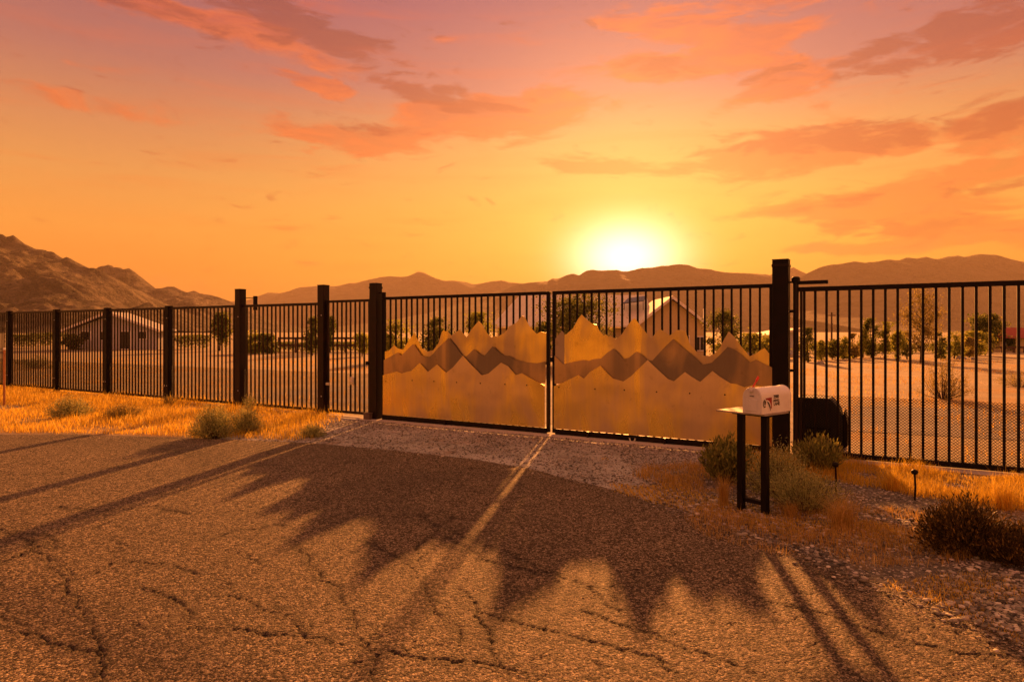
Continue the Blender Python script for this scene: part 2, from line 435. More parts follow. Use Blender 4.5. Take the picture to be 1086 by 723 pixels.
# ------------------------------------------------------------------ terrain
def big_ground():
    rs = [0, 3, 6, 9, 12, 16, 22, 30, 42, 60, 90, 140, 220, 400, 800, 1600, 3200, 6400, 12000, 24000]
    n = 64; mb = MB(); vs = [(0, 0, 0)]; fs = []
    for r in rs[1:]:
        for k in range(n):
            a = 2*math.pi*k/n; vs.append((r*math.cos(a), r*math.sin(a), 0))
    for k in range(n): fs.append((0, 1+k, 1+(k+1) % n))
    for i in range(len(rs)-2):
        for k in range(n):
            k2 = (k+1) % n; a = 1+i*n; fs.append((a+k, a+n+k, a+n+k2, a+k2))
    mb.add(vs, fs)
    return tag(mb.build('ground', M_DESERT), kind='structure')
big_ground()

def fence_local(px):            # position along the fence line for an image column
    u = (px - 543) / F
    P0 = (0.541, 9.02)
    return (u * P0[1] - P0[0]) / (math.cos(R(30)) + u * math.sin(R(30)))
CA, SA = math.cos(R(30)), math.sin(R(30))
P0 = Vector((0.541, 9.02, 0)); FRZ = -R(30)
def fworld(s, off=0): return (P0.x + CA*s + SA*off, P0.y - SA*s + CA*off)
def fdepth(s): return P0.y - SA*s
def fz(px, py): return zat(py, fdepth(fence_local(px)))

# edge of the asphalt, from the far left round to the near right
EDGE = [(-14, 10.6), (-10, 9.6)] + [gp(*p) for p in ((0, 461), (80, 461), (150, 463), (240, 466), (330, 470), (420, 478), (500, 487), (560, 497), (640, 517), (740, 545), (860, 590), (940, 622), (1000, 643), (1086, 682))] + [(2.5, 2.3), (2.9, 0), (3.4, -6), (4, -30)]
EX = np.array(EDGE)
def edge_dist(X, Y):
    """signed distance to the asphalt edge, positive on the asphalt"""
    best = np.full(X.shape, 1e9); sg = np.zeros(X.shape)
    for (ax, ay), (bx, by) in zip(EX[:-1], EX[1:]):
        dx, dy = bx-ax, by-ay; L2 = dx*dx+dy*dy
        t = np.clip(((X-ax)*dx+(Y-ay)*dy)/L2, 0, 1)
        d = np.hypot(X-ax-t*dx, Y-ay-t*dy)
        s = np.sign((X-ax)*dy-(Y-ay)*dx)
        m = d < best - 1e-9; best = np.where(m, d, best); sg = np.where(m, s, sg)
    return best*sg

def vnoise(X, Y, sc, seed=0):
    """cheap smooth value noise"""
    x = X*sc+seed*17.3; y = Y*sc+seed*5.7
    xi = np.floor(x).astype(np.int64); yi = np.floor(y).astype(np.int64)
    fx = x-xi; fy = y-yi; fx = fx*fx*(3-2*fx); fy = fy*fy*(3-2*fy)
    def h(a, b):
        n = (a*374761393 + b*668265263 + seed*974711) & 0x7fffffff
        n = ((n ^ (n >> 13))*1274126177) & 0x7fffffff
        return ((n ^ (n >> 16)) & 0xffff)/65535.0
    return (h(xi, yi)*(1-fx)+h(xi+1, yi)*fx)*(1-fy)+(h(xi, yi+1)*(1-fx)+h(xi+1, yi+1)*fx)*fy
def fbm(X, Y, sc, oct=4, seed=0, gain=.5):
    a = 1; s = 0; tot = 0
    for i in range(oct):
        s = s + a*vnoise(X, Y, sc*2.03**i, seed+i); tot += a; a *= gain
    return s/tot

CRACKS = [
 [(0,563),(30,575),(50,600),(68,618),(85,650),(97,665),(105,690),(112,723)],
 [(5,655),(40,680),(80,695),(104,700)], [(0,600),(25,590),(45,582)], [(20,566),(50,572),(62,584)],
 [(200,672),(250,672),(310,680),(350,682),(385,690),(395,700)], [(245,632),(268,645),(290,655)],
 [(303,576),(317,587),(331,604),(343,621),(357,627),(362,641),(376,666),(388,686),(390,700),(392,722)],
 [(390,576),(407,587),(427,596),(438,607)], [(432,551),(446,549),(463,562),(458,573),(441,587),(444,599)],
 [(463,562),(482,552),(530,558)], [(475,562),(497,576),(520,585),(550,596),(584,611),(621,622),(640,628)],
 [(470,572),(520,600),(560,610),(592,622)], [(621,652),(652,665),(680,674),(708,686),(747,697),(781,711),(800,718)],
 [(540,658),(556,666),(584,673),(612,680),(646,686),(668,695),(697,707),(719,721)],
 [(395,690),(430,698),(460,703),(500,706),(539,714),(570,721)], [(489,627),(503,641),(514,655),(548,663)],
 [(790,630),(836,650),(867,653),(893,662),(921,671),(960,684),(1005,693),(1062,700)],
 [(963,627),(988,639),(1011,644)], [(621,622),(650,650)], [(390,700),(365,712),(350,723)], [(295,652),(320,668),(318,690)],
 [(450,620),(462,650),(480,665),(486,690)], [(150,625),(180,640),(205,660)], [(700,500),(640,509),(600,512)], [(60,540),(110,545),(160,540),(200,548)],
 [(505,640),(520,690),(540,714)], [(300,560),(250,566),(225,575)], [(120,600),(170,600),(210,612)]]

def asphalt():
    # coarse sheet for everything outside the detailed patch
    pts = [(x, y) for x, y in EDGE] + [(-60, -30), (-60, 12.5), (-20, 12)]
    mb = MB(); mb.add([(x, y, .006) for x, y in pts], [tuple(range(len(pts)))[::-1]])
    road = mb.build('road', M_ASPH); tag(road, kind='structure')
    me = road.data; a = me.attributes.new('crack', 'FLOAT', 'POINT')
    # detailed worn surface: chips standing proud, cracks open
    ys = [1.9]
    while ys[-1] < 10.5: ys.append(ys[-1]*1.0040)
    ys = np.array(ys); us = np.arange(-.92, .92, .0036)
    U, Y = np.meshgrid(us, ys); X = U*Y
    X = X + rng.uniform(-1, 1, X.shape)*.0012*Y; Yj = Y + rng.uniform(-1, 1, X.shape)*.0013*Y
    Z = .022 + .0022*(fbm(X, Yj, 60, 3, 3)-.5)*2 + .0013*rng.uniform(-1, 1, X.shape) + .010*(fbm(X, Yj, 1.2, 3, 9)-.5)
    cr = np.zeros(X.shape); soft = np.zeros(X.shape)
    WX = X + .05*(fbm(X, Yj, 9, 3, 21)-.5)*2; WY = Yj + .05*(fbm(X, Yj, 9, 3, 31)-.5)*2
    wd = .5 + fbm(X, Yj, 3.0, 2, 41)*1.1
    for pl in CRACKS:
        P = [gp(*p) for p in pl]
        for (ax, ay), (bx, by) in zip(P[:-1], P[1:]):
            dx, dy = bx-ax, by-ay
            t = np.clip(((WX-ax)*dx+(WY-ay)*dy)/(dx*dx+dy*dy), 0, 1)
            d = np.hypot(WX-ax-t*dx, WY-ay-t*dy)/wd
            cr = np.maximum(cr, np.clip(1.2-d/.0048, 0, 1)); soft = np.maximum(soft, .45*np.exp(-(d/.03)**2))
    # small side cracks
    q = np.abs(fbm(X+.3*Yj, Yj, 2.2, 4, 51)-.5); cr = np.maximum(cr, .6*np.clip(1-q/.008, 0, 1)*(fbm(X, Yj, .9, 2, 61) > .44)); q = np.abs(fbm(X-.4*Yj+9, Yj, 3.4, 4, 55)-.5); cr = np.maximum(cr, .4*np.clip(1-q/.007, 0, 1)*(fbm(X, Yj, 1.1, 2, 65) > .5))
    Z = Z - .011*cr
    ed = edge_dist(X, Yj) + .16*(fbm(X, Yj, 3.2, 4, 71)-.5)
    Z = Z - .02*np.clip(1-ed/.10, 0, 1)
    nr, nc = X.shape
    idx = np.arange(nr*nc).reshape(nr, nc)
    Fq = np.stack([idx[:-1, :-1], idx[:-1, 1:], idx[1:, 1:], idx[1:, :-1]], -1).reshape(-1, 4)
    ok = ((ed[:-1, :-1] > 0) & (ed[1:, 1:] > 0)).ravel()
    o = npmesh('worn_asphalt', np.stack([X.ravel(), Yj.ravel(), Z.ravel()], -1), Fq[ok], M_ASPH)
    at = o.data.attributes.new('crack', 'FLOAT', 'POINT'); at.data.foreach_set('value', np.maximum(cr, soft).ravel().astype(np.float32))
    o.name = 'road_surface'; tag(o, kind='structure')
asphalt()

def apron():
    # gravel apron between the asphalt and the fence line, running through the gate as a driveway
    pts = [gp(300, 475), gp(360, 462)]
    pts = [(-3.9, 8.6), fworld(-3.9, .0), fworld(-3.2, .88), fworld(2.9, .88), fworld(2.9, 0), (2.3, 7.4), (2.0, 6.0), (3.2, 4.6), (4.6, 3.2), (5, 1), (5, -3), (2, -3), (0, 6), (-3, 7.6)]
    mb = MB(); mb.add([(x, y, .003) for x, y in pts], [tuple(range(len(pts)))[::-1]])
    tag(mb.build('gravel_apron', M_GRAVEL), kind='structure')
    M_VERGE = mk_ground('verge_gravel', [(.38, (.07, .062, .052)), (.5, (.16, .142, .118)), (.62, (.28, .25, .205))], 2.4, 1.0, .02, ((.30, .19, .06, 1), 1.9, .53, .6))
    vp = [(1.25, 6.0), (2.2, 7.3), (3.0, 7.55), (9, 4.2), (9, -3), (2.2, -3), (2.2, 2.2), (1.7, 4.0)]
    mb = MB(); mb.add([(x, y, .0058) for x, y in vp], [tuple(range(len(vp)))[::-1]])
    tag(mb.build('verge', M_VERGE), kind='structure')
    mb = MB(); mb.add([(x, y, .0045) for x, y in [(-6, 14.5), (-4, 17.5), (2, 16.5), (6, 12.6), (12, 11.0), (20, 10.5), (20, 7.5), (12, 7.6), (7, 8.3), (4.6, 9.4), fworld(2.9, .9), fworld(-3.2, .9)]], [tuple(range(12))[::-1]])
    tag(mb.build('driveway', M_DRIVE), kind='structure')
    st = MB()
    for s0, s1 in ((-13.2, -3.42), (-3.4, 3.22), (3.24, 9.2)):
        st.box(s0, s1, -.20 if s0 > -4 else -.06, .10, -.02, .013)
    o = st.build('concrete_strip', M_CONC, bevel=.006); o.location = P0; o.rotation_euler = (0, 0, FRZ); tag(o, kind='structure')
apron()

# ------------------------------------------------------------------ mountains
def ridge(name, prof, D, depth, amp, m, seed, nx=420, ny=46, base=0, back=.7, rough=.5, x0=None, x1=None, gul=1.0):
    """mountain range: crest line at distance D with the heights of the profile, spurs and gullies towards us"""
    px = np.array([p[0] for p in prof], float); py = np.array([p[1] for p in prof], float)
    cx = (px-543)/F*D; cz = HC+(HOR-py)*D/F
    X0, X1 = (cx.min() if x0 is None else x0), (cx.max() if x1 is None else x1)
    xs = np.linspace(X0, X1, nx); t = np.concatenate([np.linspace(-1, 0, ny), np.linspace(0, 1, ny//3)[1:]])
    XX, TT = np.meshgrid(xs, t)
    Hs = np.interp(xs, cx, cz); kk = max(3, nx//14); pad = np.pad(Hs, kk, mode='edge'); Hm = np.convolve(pad, np.ones(2*kk+1)/(2*kk+1), 'valid')
    q_ = np.clip(np.abs(TT)*2.5, 0, 1); H = Hs[None, :]*(1-q_)+Hm[None, :]*q_
    YY = D + TT*depth + depth*.10*(fbm(XX, TT*depth, 4/depth, 3, seed+50)-.5)*(1-np.abs(TT))
    fall = np.where(TT < 0, np.clip(1+TT, 0, 1)**1.25, np.clip(1-TT, 0, 1)*back+(1-back)*np.clip(1-TT, 0, 1))
    rn = 1-np.abs(2*fbm(XX+TT*depth*.25, TT*depth*.6, gul*3.2/depth, 5, seed, rough)-1)
    rn2 = 1-np.abs(2*fbm(XX, TT*depth, gul*9/depth, 4, seed+7, .6)-1)
    side = np.clip(-TT*3.2, 0, 1)*np.clip((1+TT)*3, 0, 1)
    Z = H*fall + H*amp*side*((rn-.62)*1.0+(rn2-.6)*.35)
    Z = Z + H*(.05 if m is M_ROCK else .02)*(fbm(XX, YY, 40/depth, 5, seed+9, .6)-.5)
    Z = np.maximum(Z, -5) + base
    nr, nc = XX.shape; idx = np.arange(nr*nc).reshape(nr, nc)
    Fq = np.stack([idx[:-1, :-1], idx[:-1, 1:], idx[1:, 1:], idx[1:, :-1]], -1).reshape(-1, 4)
    o = npmesh(name, np.stack([XX.ravel(), YY.ravel(), Z.ravel()], -1), Fq, m, smooth=True)
    tag(o, kind='structure')
    return o
NEAR_L = [(-420, 330), (-260, 280), (-120, 235), (-40, 246), (0, 249), (6, 250), (10, 251), (16, 250), (20, 255), (27, 259), (36, 263), (45, 266), (56, 267), (64, 272), (70, 275), (73, 273), (77, 274), (80, 278), (88, 282), (95, 284), (103, 285), (112, 290), (122, 296), (135, 305), (150, 318), (165, 332), (185, 346), (215, 352), (260, 353)]
MID_L = [(60, 340), (85, 300), (103, 286), (110, 282), (116, 281), (122, 283), (128, 284), (131, 285), (137, 284), (141, 287), (144, 292), (148, 297), (155, 302), (166, 306), (172, 306), (180, 304), (186, 304), (195, 308), (200, 310), (207, 309), (216, 312), (224, 313), (232, 315), (243, 320), (262, 330), (290, 345), (330, 353)]
LOW_L = [(-300, 352), (-100, 325), (0, 305), (20, 296), (40, 292), (60, 295), (80, 308), (100, 318), (118, 322), (140, 330), (152, 322), (158, 320), (166, 326), (180, 338), (210, 352)]
FARA = [(-900, 330), (-300, 330), (150, 335), (240, 320), (262, 318), (275, 313), (284, 310), (296, 311), (307, 309), (318, 305), (335, 303), (345, 303), (357, 303), (370, 300), (378, 300), (390, 297), (400, 295), (413, 293), (425, 294), (434, 293), (440, 290), (444, 288), (450, 289), (459, 294), (470, 298), (486, 298), (496, 300), (503, 302), (512, 300), (523, 298), (533, 297), (541, 299), (552, 300), (565, 302), (600, 310), (680, 320), (800, 300), (820, 290), (832, 288), (842, 283), (851, 288), (860, 292), (900, 310), (1000, 330)]
FARB = [(380, 345), (450, 333), (510, 315), (550, 301), (565, 299), (581, 298), (586, 295), (592, 295), (600, 292), (608, 290), (614, 292), (622, 287), (628, 286), (635, 287), (655, 286), (662, 288), (672, 286), (680, 284), (693, 283), (703, 281), (710, 281), (722, 280), (730, 281), (740, 285), (750, 286), (765, 289), (775, 290), (790, 290), (812, 291), (830, 296), (860, 310), (950, 335), (1100, 350)]
FARC = [(790, 345), (830, 305), (845, 295), (857, 289), (867, 284), (880, 281), (892, 280), (903, 278), (915, 279), (928, 278), (943, 275), (953, 276), (963, 273), (972, 274), (983, 272), (993, 275), (1005, 272), (1015, 271), (1021, 273), (1030, 271), (1045, 269), (1058, 270), (1070, 273), (1086, 277), (1130, 285), (1250, 262), (1500, 290), (1900, 320)]
ridge('near_mountain', NEAR_L, 1500, 620, .46, M_ROCK, 3, nx=700, ny=90, gul=1.5)
ridge('near_foothill', LOW_L, 1050, 260, .42, M_ROCK, 11, nx=420, ny=50)
ridge('second_mountain', MID_L, 2300, 700, .34, M_ROCK, 5, nx=420, ny=60, gul=1.4)
ridge('far_mountain_range', FARA, 7400, 2000, .10, M_FARROCK, 13, nx=520)
ridge('middle_mountain_range', FARB, 5600, 1800, .10, M_FARROCK, 17, nx=420)
ridge('right_mountain_range', FARC, 5000, 1900, .12, M_FARROCK, 19, nx=420)

# haze: the dusty evening air that the ranges fade into
def haze():
    mb = MB(); mb.box(-11000, 11000, -200, 9800, -1.0, 760)
    m = bpy.data.materials.new('haze_air'); m.use_nodes = True; t = NT(m.node_tree); t.n.clear()
    v = t.new('ShaderNodeVolumePrincipled')
    v.inputs['Color'].default_value = (.88, .70, .52, 1); v.inputs['Density'].default_value = HAZE
    v.inputs['Anisotropy'].default_value = 0.0
    o = t.new('ShaderNodeOutputMaterial'); t.l.new(v.outputs[0], o.inputs['Volume'])
    tag(mb.build('haze', m), kind='stuff')
HAZE = 0.000074
haze()

# ------------------------------------------------------------------ fence
def frame_thing(name, label, cat, s=0.0, off=0.0, group=None):
    x, y = fworld(s, off); return thing(name, label, cat, (x, y, 0), FRZ, group)

def picket_row(root, s0, s1, n, z0, z1, w, m, y=0, proto=None):
    """n pickets evenly between s0 and s1 (local to root)"""
    if proto is None:
        proto = MB().box(-w/2, w/2, -w/2, w/2, 0, 1).build('picket', m, root)
        first = True
    else: first = False
    for i in range(n):
        s = s0 + (s1-s0)*(i+1)/(n+1)
        o = proto if first and i == 0 else share(proto, root, (0, 0, 0))
        o.rotation_euler = (random.uniform(-.0016, .0016), random.uniform(-.0016, .0016), 0); o.location = (s, y+random.uniform(-.0006, .0006), z0); o.scale = (1, 1, z1-z0+random.uniform(-.002, .002))
    return proto

def exp_mesh(root, s0, s1, z0, z1, cw, ch, r, m, y=.014):
    """expanded metal: rows of zigzag strand"""
    nx = max(2, int(round((s1-s0)/(cw/2)))); nz = int(round((z1-z0)/(ch)))
    dx = (s1-s0)/nx; dz = (z1-z0)/nz
    xs = s0 + dx*np.arange(nx+1)
    zig = (np.arange(nx+1) % 2).astype(float)
    V = []; Fc = []
    prof = np.array([(-.6, -1), (1, -.3), (-.2, 1)])*r     # (y,z) offsets of a thin three-sided strand
    base = 0
    for k in range(nz):
        zc = z0 + dz*k + dz*np.where((k % 2) == 0, zig, 1-zig)
        zc = np.minimum(zc, z1)
        pts = np.zeros((nx+1, 3, 3))
        pts[:, :, 0] = xs[:, None]; pts[:, :, 1] = y + prof[None, :, 0]; pts[:, :, 2] = zc[:, None] + prof[None, :, 1]
        V.append(pts.reshape(-1, 3))
        i = np.arange(nx)[:, None]*3; j = np.arange(3)[None, :]; j2 = (j+1) % 3
        Fc.append((base + np.stack([i+j, i+j2, i+3+j2, i+3+j], -1)).reshape(-1, 4)); base += (nx+1)*3
    o = npmesh('expanded_mesh', np.concatenate(V), np.concatenate(Fc), m, root); o['kind'] = 'stuff'
    return o

H1 = 1.90
# ---- the long fence to the left
fl = frame_thing('steel_fence', 'long dark steel picket fence running left from the entrance over the golden grass', 'fence', 0)
postx = [-47, 10, 60, 114, 179, 255, 343]
ps = [fence_local(p) for p in postx]
small = None
for i, s in enumerate(ps):
    big = postx[i] in (255, 343)
    w = .142 if big else .112
    if big:
        mb = MB().box(-w/2, w/2, -w/2, w/2, -.02, 2.185)
        o = mb.build('post', M_BRONZE, fl, bevel=.006); o['label'] = 'tall square post rising above the rail'
        MB().box(-w/2-.004, w/2+.004, -w/2-.004, w/2+.004, 2.185, 2.195).build('post_cap', M_BRONZE, o)
        o.location = (s, 0, 0)
    else:
        if small is None: small = MB().box(-w/2, w/2, -w/2, w/2, -.02, H1+.03).build('post', M_BLACK, fl, bevel=.005); o = small
        else: o = share(small, fl, (0, 0, 0))
        o.location = (s, 0, 0)
    for z in (.30, 1.66):
        MB().box(s-w/2-.03, s-w/2-.001, -.045, -.02, z, z+.035).build('bracket', M_SILVER if z < 1 else M_BRONZE, fl)
        MB().lathe([(.010, 0), (.010, .006), (.004, .010)], 8).build('bolt', M_SILVER, fl, loc=(s+w*.2, -w/2-.001, z+.02)).rotation_euler = (R(90), 0, 0)
pk = None; mesh_parts = []
for i in range(len(ps)-1):
    a, b = ps[i] + (.071 if postx[i] in (255, 343) else .056), ps[i+1] - (.071 if postx[i+1] in (255, 343) else .056)
    n = int(round((b-a)/.112)) - 1
    MB().box(a, b, -.02, .02, H1-.045, H1).build('rail', M_BRONZE, fl, bevel=.003)
    MB().box(a, b, -.02, .02, .055, .10).build('rail', M_BRONZE, fl, bevel=.003)
    if pk is None: pk = picket_row(fl, a, b, n, .10, H1-.045, .022, M_BRONZE)
    else: picket_row(fl, a, b, n, .10, H1-.045, .022, M_BRONZE, proto=pk)
    exp_mesh(fl, a, b, .10, .72, .034, .0165, .0027, M_BRONZE)
# drop rod stub behind the third tall post
s = fence_local(268); MB().box(s-.028, s+.028, .03, .086, 1.80, 2.06).build('hinge_tube', M_BLACK, fl, bevel=.004)
MB().tube([(fence_local(258), .055, 2.03), (s, .055, 2.03)], .008, 6).build('hinge_bar', M_BRONZE, fl)

# ---- walk gate
a, b = fence_local(343)+.085, fence_local(398)-.085
wg = frame_thing('walk_gate', 'narrow steel picket walk gate between two tall posts left of the double gate', 'gate', a)
W = b-a
MB().box(0, .04, -.02, .02, .06, 1.93).build('stile', M_BRONZE, wg, bevel=.003)
MB().box(W-.05, W, -.02, .02, .06, 1.93).build('stile', M_BRONZE, wg, bevel=.003)
MB().box(.04, W-.05, -.018, .018, 1.89, 1.93).build('rail', M_BRONZE, wg)
MB().box(.04, W-.05, -.018, .018, .06, .10).build('rail', M_BRONZE, wg)
picket_row(wg, .04, W-.05, 8, .10, 1.89, .022, M_BRONZE, proto=None)
exp_mesh(wg, .04, W-.05, .10, .72, .034, .0165, .0027, M_BRONZE)
lk = MB().box(-.045, .045, -.035, -.012, -.065, .065).build('lock_case', M_SILVER, wg, bevel=.012, loc=(fence_local(374.5)-a, 0, .60))
MB().tube([(0, -.035, 0), (0, -.075, 0)], .009, 8).build('lever_stem', M_SILVER, lk)
MB().tube([(0, -.07, 0), (.07, -.075, -.012)], .009, 8).build('lever', M_SILVER, lk)
MB().box(-.03, .03, -.05, .0, -.03, .03).build('latch', M_BLACK, wg, bevel=.004, loc=(W-.03, -.02, .90))
MB().box(-.045, .03, -.05, -.015, -.022, .022).build('latch_tongue', M_SILVER, wg, bevel=.006, loc=(.06, 0, .53))
MB().lathe([(.02, -.05), (.02, .05)], 10).build('hinge', M_BLACK, wg, loc=(W+.01, -.045, 1.72))
MB().lathe([(.02, -.05), (.02, .05)], 10).build('hinge', M_BLACK, wg, loc=(W+.01, -.045, .30))

# ---- gate posts
def gate_post(px, w, h, label, m):
    t = frame_thing('gate_post', label, 'post', fence_local(px), 0, 'tall square gate posts')
    MB().box(-w/2, w/2, -w/2, w/2, -.02, h).build('column', m, t, bevel=.007)
    c = MB().box(-w/2-.006, w/2+.006, -w/2-.006, w/2+.006, h-.075, h-.045)
    c.box(-w/2-.003, w/2+.003, -w/2-.003, w/2+.003, h+.001, h+.012)
    c.build('cap', M_BRONZE, t, bevel=.003)
    return t
gate_post(398.5, .146, 2.17, 'tall bronze square post between the walk gate and the double gate', M_BRONZE)
gate_post(828.5, .172, 2.215, 'tallest black square post, at the right end of the double gate', M_BLACK)
jb = frame_thing('junction_box', 'small brown box at the foot of the left gate post', 'box', fence_local(396), -.13)
MB().box(-.065, .065, -.035, .035, .0, .105).build('case', M_BOX, jb, bevel=.006)
MB().box(-.072, .072, -.042, .042, .105, .118).build('lid', M_BOX, jb, bevel=.003)

# ---- double gate
BL = [(409,372.7),(413,371.8),(418.7,365.8),(422.8,369.5),(428.4,370.6),(434.6,360.3),(440.4,353),(444,360.7),(448.4,369.3),(454,372.7),(460.2,371.3),(465.7,363.7),(469.2,352),(470.8,350.2),(473.3,351.3),(475.4,351),(479.5,355.7),(484.6,352),(488.2,349.2),(492,353.4),(495.5,357.5),(501.8,347.8),(508,340.5),(511.4,343),(516.3,352),(521.8,357.9),(524,356.6),(527.3,356.4),(529,357.2),(532,354.6),(535,353.8),(541.2,345.7),(548,342.3),(554.3,334.7),(557,336),(562,345.7),(569.5,354),(574.4,351.3),(580.4,353.3)]
BR1 = [(589.5,359),(596.6,350.6),(599.0,353.3)]
BR2 = [(599.2,354.9),(600.7,354.7),(608.4,347.8),(613.2,338.8),(617.3,333.3),(622.9,338.8),(628.4,343),(633.3,344.4),(636.7,351.3),(640.9,356),(642.9,354.3),(645.7,356.8),(649,356.5),(651,358),(654.7,358.9),(660.2,354),(666.4,344.4),(670.6,339.5),(673.6,337.2),(681,347),(690.7,358.9),(696.3,352.7),(700,348.8),(706,352),(710.8,355.7),(717.7,350.2),(721,349.8),(726.7,350.6),(729.5,356.8),(732.2,365),(739,372.7),(744.7,376.9),(753,377.3),(758.5,374.8),(764,367.9),(767.7,361),(773.2,351.3),(780,358.2),(787,367.9),(795.3,377.6),(800.9,375.5),(806.4,371.3),(811.2,369),(819.5,374.8)]
ML = [(409,381.7),(415.2,378.3),(424.2,373.4),(427,376.9),(430.4,374),(440.1,364.4),(449,376.9),(456.7,378.7),(461,375),(465.7,369.3),(477.5,358.2),(484.4,366.5),(492,376.9),(495.5,378.3),(504.5,370),(510.7,375.5),(515.6,376.9),(519.7,372),(524.3,366.9),(530,372.7),(535.6,376.9),(541.9,377.3),(547.4,381),(560,384),(571,385),(580.4,383)]
MR = [(589.5,377),(598.7,385.9),(609,383.5),(620,381.4),(625.6,382.4),(631,380.6),(638.8,380),(645,374),(652.2,369.5),(657.5,374.8),(662.3,380.6),(668.5,378.9),(675.8,372.7),(680.4,374.8),(688,381.7),(692.8,382.4),(704.6,369.3),(715,359.3),(721.2,365),(735,376.2),(746,386.5),(755.8,384.2),(764.9,375.5),(772.5,367.6),(780,370.6),(787,375.5),(796,384.5),(802.2,381),(812,385.9),(819.5,389.7)]
FL = [(409,397.6),(423.5,393.5),(429,395.5),(436,393.5),(439.4,392.8),(447.7,384.5),(452.6,389.3),(456.7,393.9),(466.4,386.1),(471.2,390.7),(476,394.8),(483,389.3),(493.6,376.9),(502.4,386.5),(513.5,397.6),(520.4,395.8),(534,384.2),(541.2,387.9),(549.5,397.3),(556,395.3),(564.7,400.4),(580.4,408.5)]
FR = [(589.5,409),(598,405.9),(607.7,401),(615.7,397.3),(621.5,401),(627.7,394),(638.8,387.5),(646.4,395.5),(652,400.8),(663,404),(671.3,398.3),(688.7,381.4),(697.7,390),(710,401.3),(716.3,403.8),(728,394),(735,399),(744,404.5),(756.9,393),(764.9,399),(776,406),(782.9,406.9),(790.5,410),(799.5,407.7),(809,408.7),(819.5,411.3)]
SCREWS_L = [(412,404),(440,403),(463,404),(487,405),(512,406),(538,407),(561,408)]
SCREWS_R = [(595,410),(633,412),(664,413),(698,415),(733,416.5),(770,418),(805,421)]

def leaf(px0, px1, label, layers, screws, npick):
    s0, s1 = fence_local(px0), fence_local(px1)
    t = frame_thing('gate_leaf', label, 'gate', s0, 0, 'leaves of the double entrance gate')
    W = s1-s0; top = 1.955
    MB().box(0, .045, -.022, .022, .03, top).build('stile', M_BLACK, t, bevel=.003)
    MB().box(W-.045, W, -.022, .022, .03, top).build('stile', M_BLACK, t, bevel=.003)
    MB().box(.045, W-.045, -.022, .022, top-.045, top).build('top_rail', M_BLACK, t, bevel=.003)
    MB().box(.045, W-.045, -.034, .022, .016, .088).build('bottom_rail', M_BLACK, t, bevel=.004)
    picket_row(t, .045, W-.045, npick, .088, top-.045, .022, M_BLACK)
    for (outl, off, thk, m, lab, zb) in layers:
        top_o = []
        for (x, y) in outl:
            sx = fence_local(x) - s0
            sx = min(max(sx, .047), W-.047)
            top_o.append((sx, fz(x, y)))
        top_o[0] = (.046, top_o[0][1]); top_o[-1] = ((W-.002 if (px0 > 500 and off < -.03) else W-.046) if 'narrow' not in lab else top_o[-1][0], top_o[-1][1])
        if 'rearmost' in lab and px0 > 500: top_o[0] = (fence_local(599.2)-s0, top_o[0][1])
        o2 = [(top_o[-1][0], zb), (top_o[0][0], zb)]
        pts = o2 + top_o
        pts = pts[::1]
        o = MB().plate(pts, off-thk, off).build('mountain_panel', m, t); o['label'] = lab
        if 'front' in lab:
            sp = None
            for (x, y) in screws:
                loc = (fence_local(x)-s0, off-thk-.0005, fz(x, y))
                if sp is None: sp = MB().lathe([(.010, 0), (.009, .004), (.003, .006)], 8).build('screw', M_BLACK, o, loc=loc); sp.rotation_euler = (R(90), 0, 0)
                else: share(sp, o, loc)
    # ground wheel brackets under the bottom rail
    return t, W
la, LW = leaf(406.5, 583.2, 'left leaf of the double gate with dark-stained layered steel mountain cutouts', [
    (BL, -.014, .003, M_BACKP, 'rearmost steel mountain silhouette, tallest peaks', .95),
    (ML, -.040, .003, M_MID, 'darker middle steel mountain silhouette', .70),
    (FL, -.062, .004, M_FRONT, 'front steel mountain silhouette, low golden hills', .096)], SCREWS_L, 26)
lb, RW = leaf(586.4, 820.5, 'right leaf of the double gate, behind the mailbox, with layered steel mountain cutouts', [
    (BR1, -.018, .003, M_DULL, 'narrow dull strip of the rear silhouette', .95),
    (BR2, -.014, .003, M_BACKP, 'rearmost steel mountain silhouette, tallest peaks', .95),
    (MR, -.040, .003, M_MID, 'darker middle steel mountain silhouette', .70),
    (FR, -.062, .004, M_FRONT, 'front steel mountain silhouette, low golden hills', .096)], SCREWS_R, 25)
MB().box(-.030, -.003, .0, .05, .03, 1.93).build('gap_light_block', M_BLACK, la)  # added strip behind the gap, blocks the light streak on the apron
# hinges: pipe at the left end
MB().lathe([(.034, 0), (.034, .10)], 12).build('hinge', M_BLACK, la, loc=(.02, -.01, 1.93))
MB().tube([(-.20, .0, 2.02), (.02, -.01, 2.02)], .009, 6).build('hinge_bar', M_BRONZE, la)
MB().lathe([(.03, 0), (.03, .08)], 12).build('hinge', M_BLACK, la, loc=(.02, -.01, .0))
MB().lathe([(.028, 0), (.028, .09)], 12).build('hinge', M_BLACK, lb, loc=(RW-.01, .0, 1.80))
for root, px, z in ((la, 474, .012), (lb, 625, .012), (lb, 706, .01)):
    s0 = fence_local(406.5 if root is la else 586.4)
    MB().box(-.014, .014, -.065, -.036, z, z+.075).build('rail_bolt', M_BRONZE, root, loc=(fence_local(px)-s0, 0, 0))
o = MB().box(-.05, .05, -.050, -.036, .088, .10).build('drop_latch', M_SILVER, lb, bevel=.003, loc=(fence_local(672)-fence_local(586.4), 0, .0))
o2 = MB().tube([(-.04, -.045, .05), (-.012, -.05, -.015), (.012, -.05, -.015), (.04, -.045, .05)], .010, 8).build('latch_fork', M_SILVER, o)
MB().box(-.018, .018, -.045, -.024, 0, .06).build('latch_plate', M_BLACK, lb, loc=(.0, 0, 1.0))

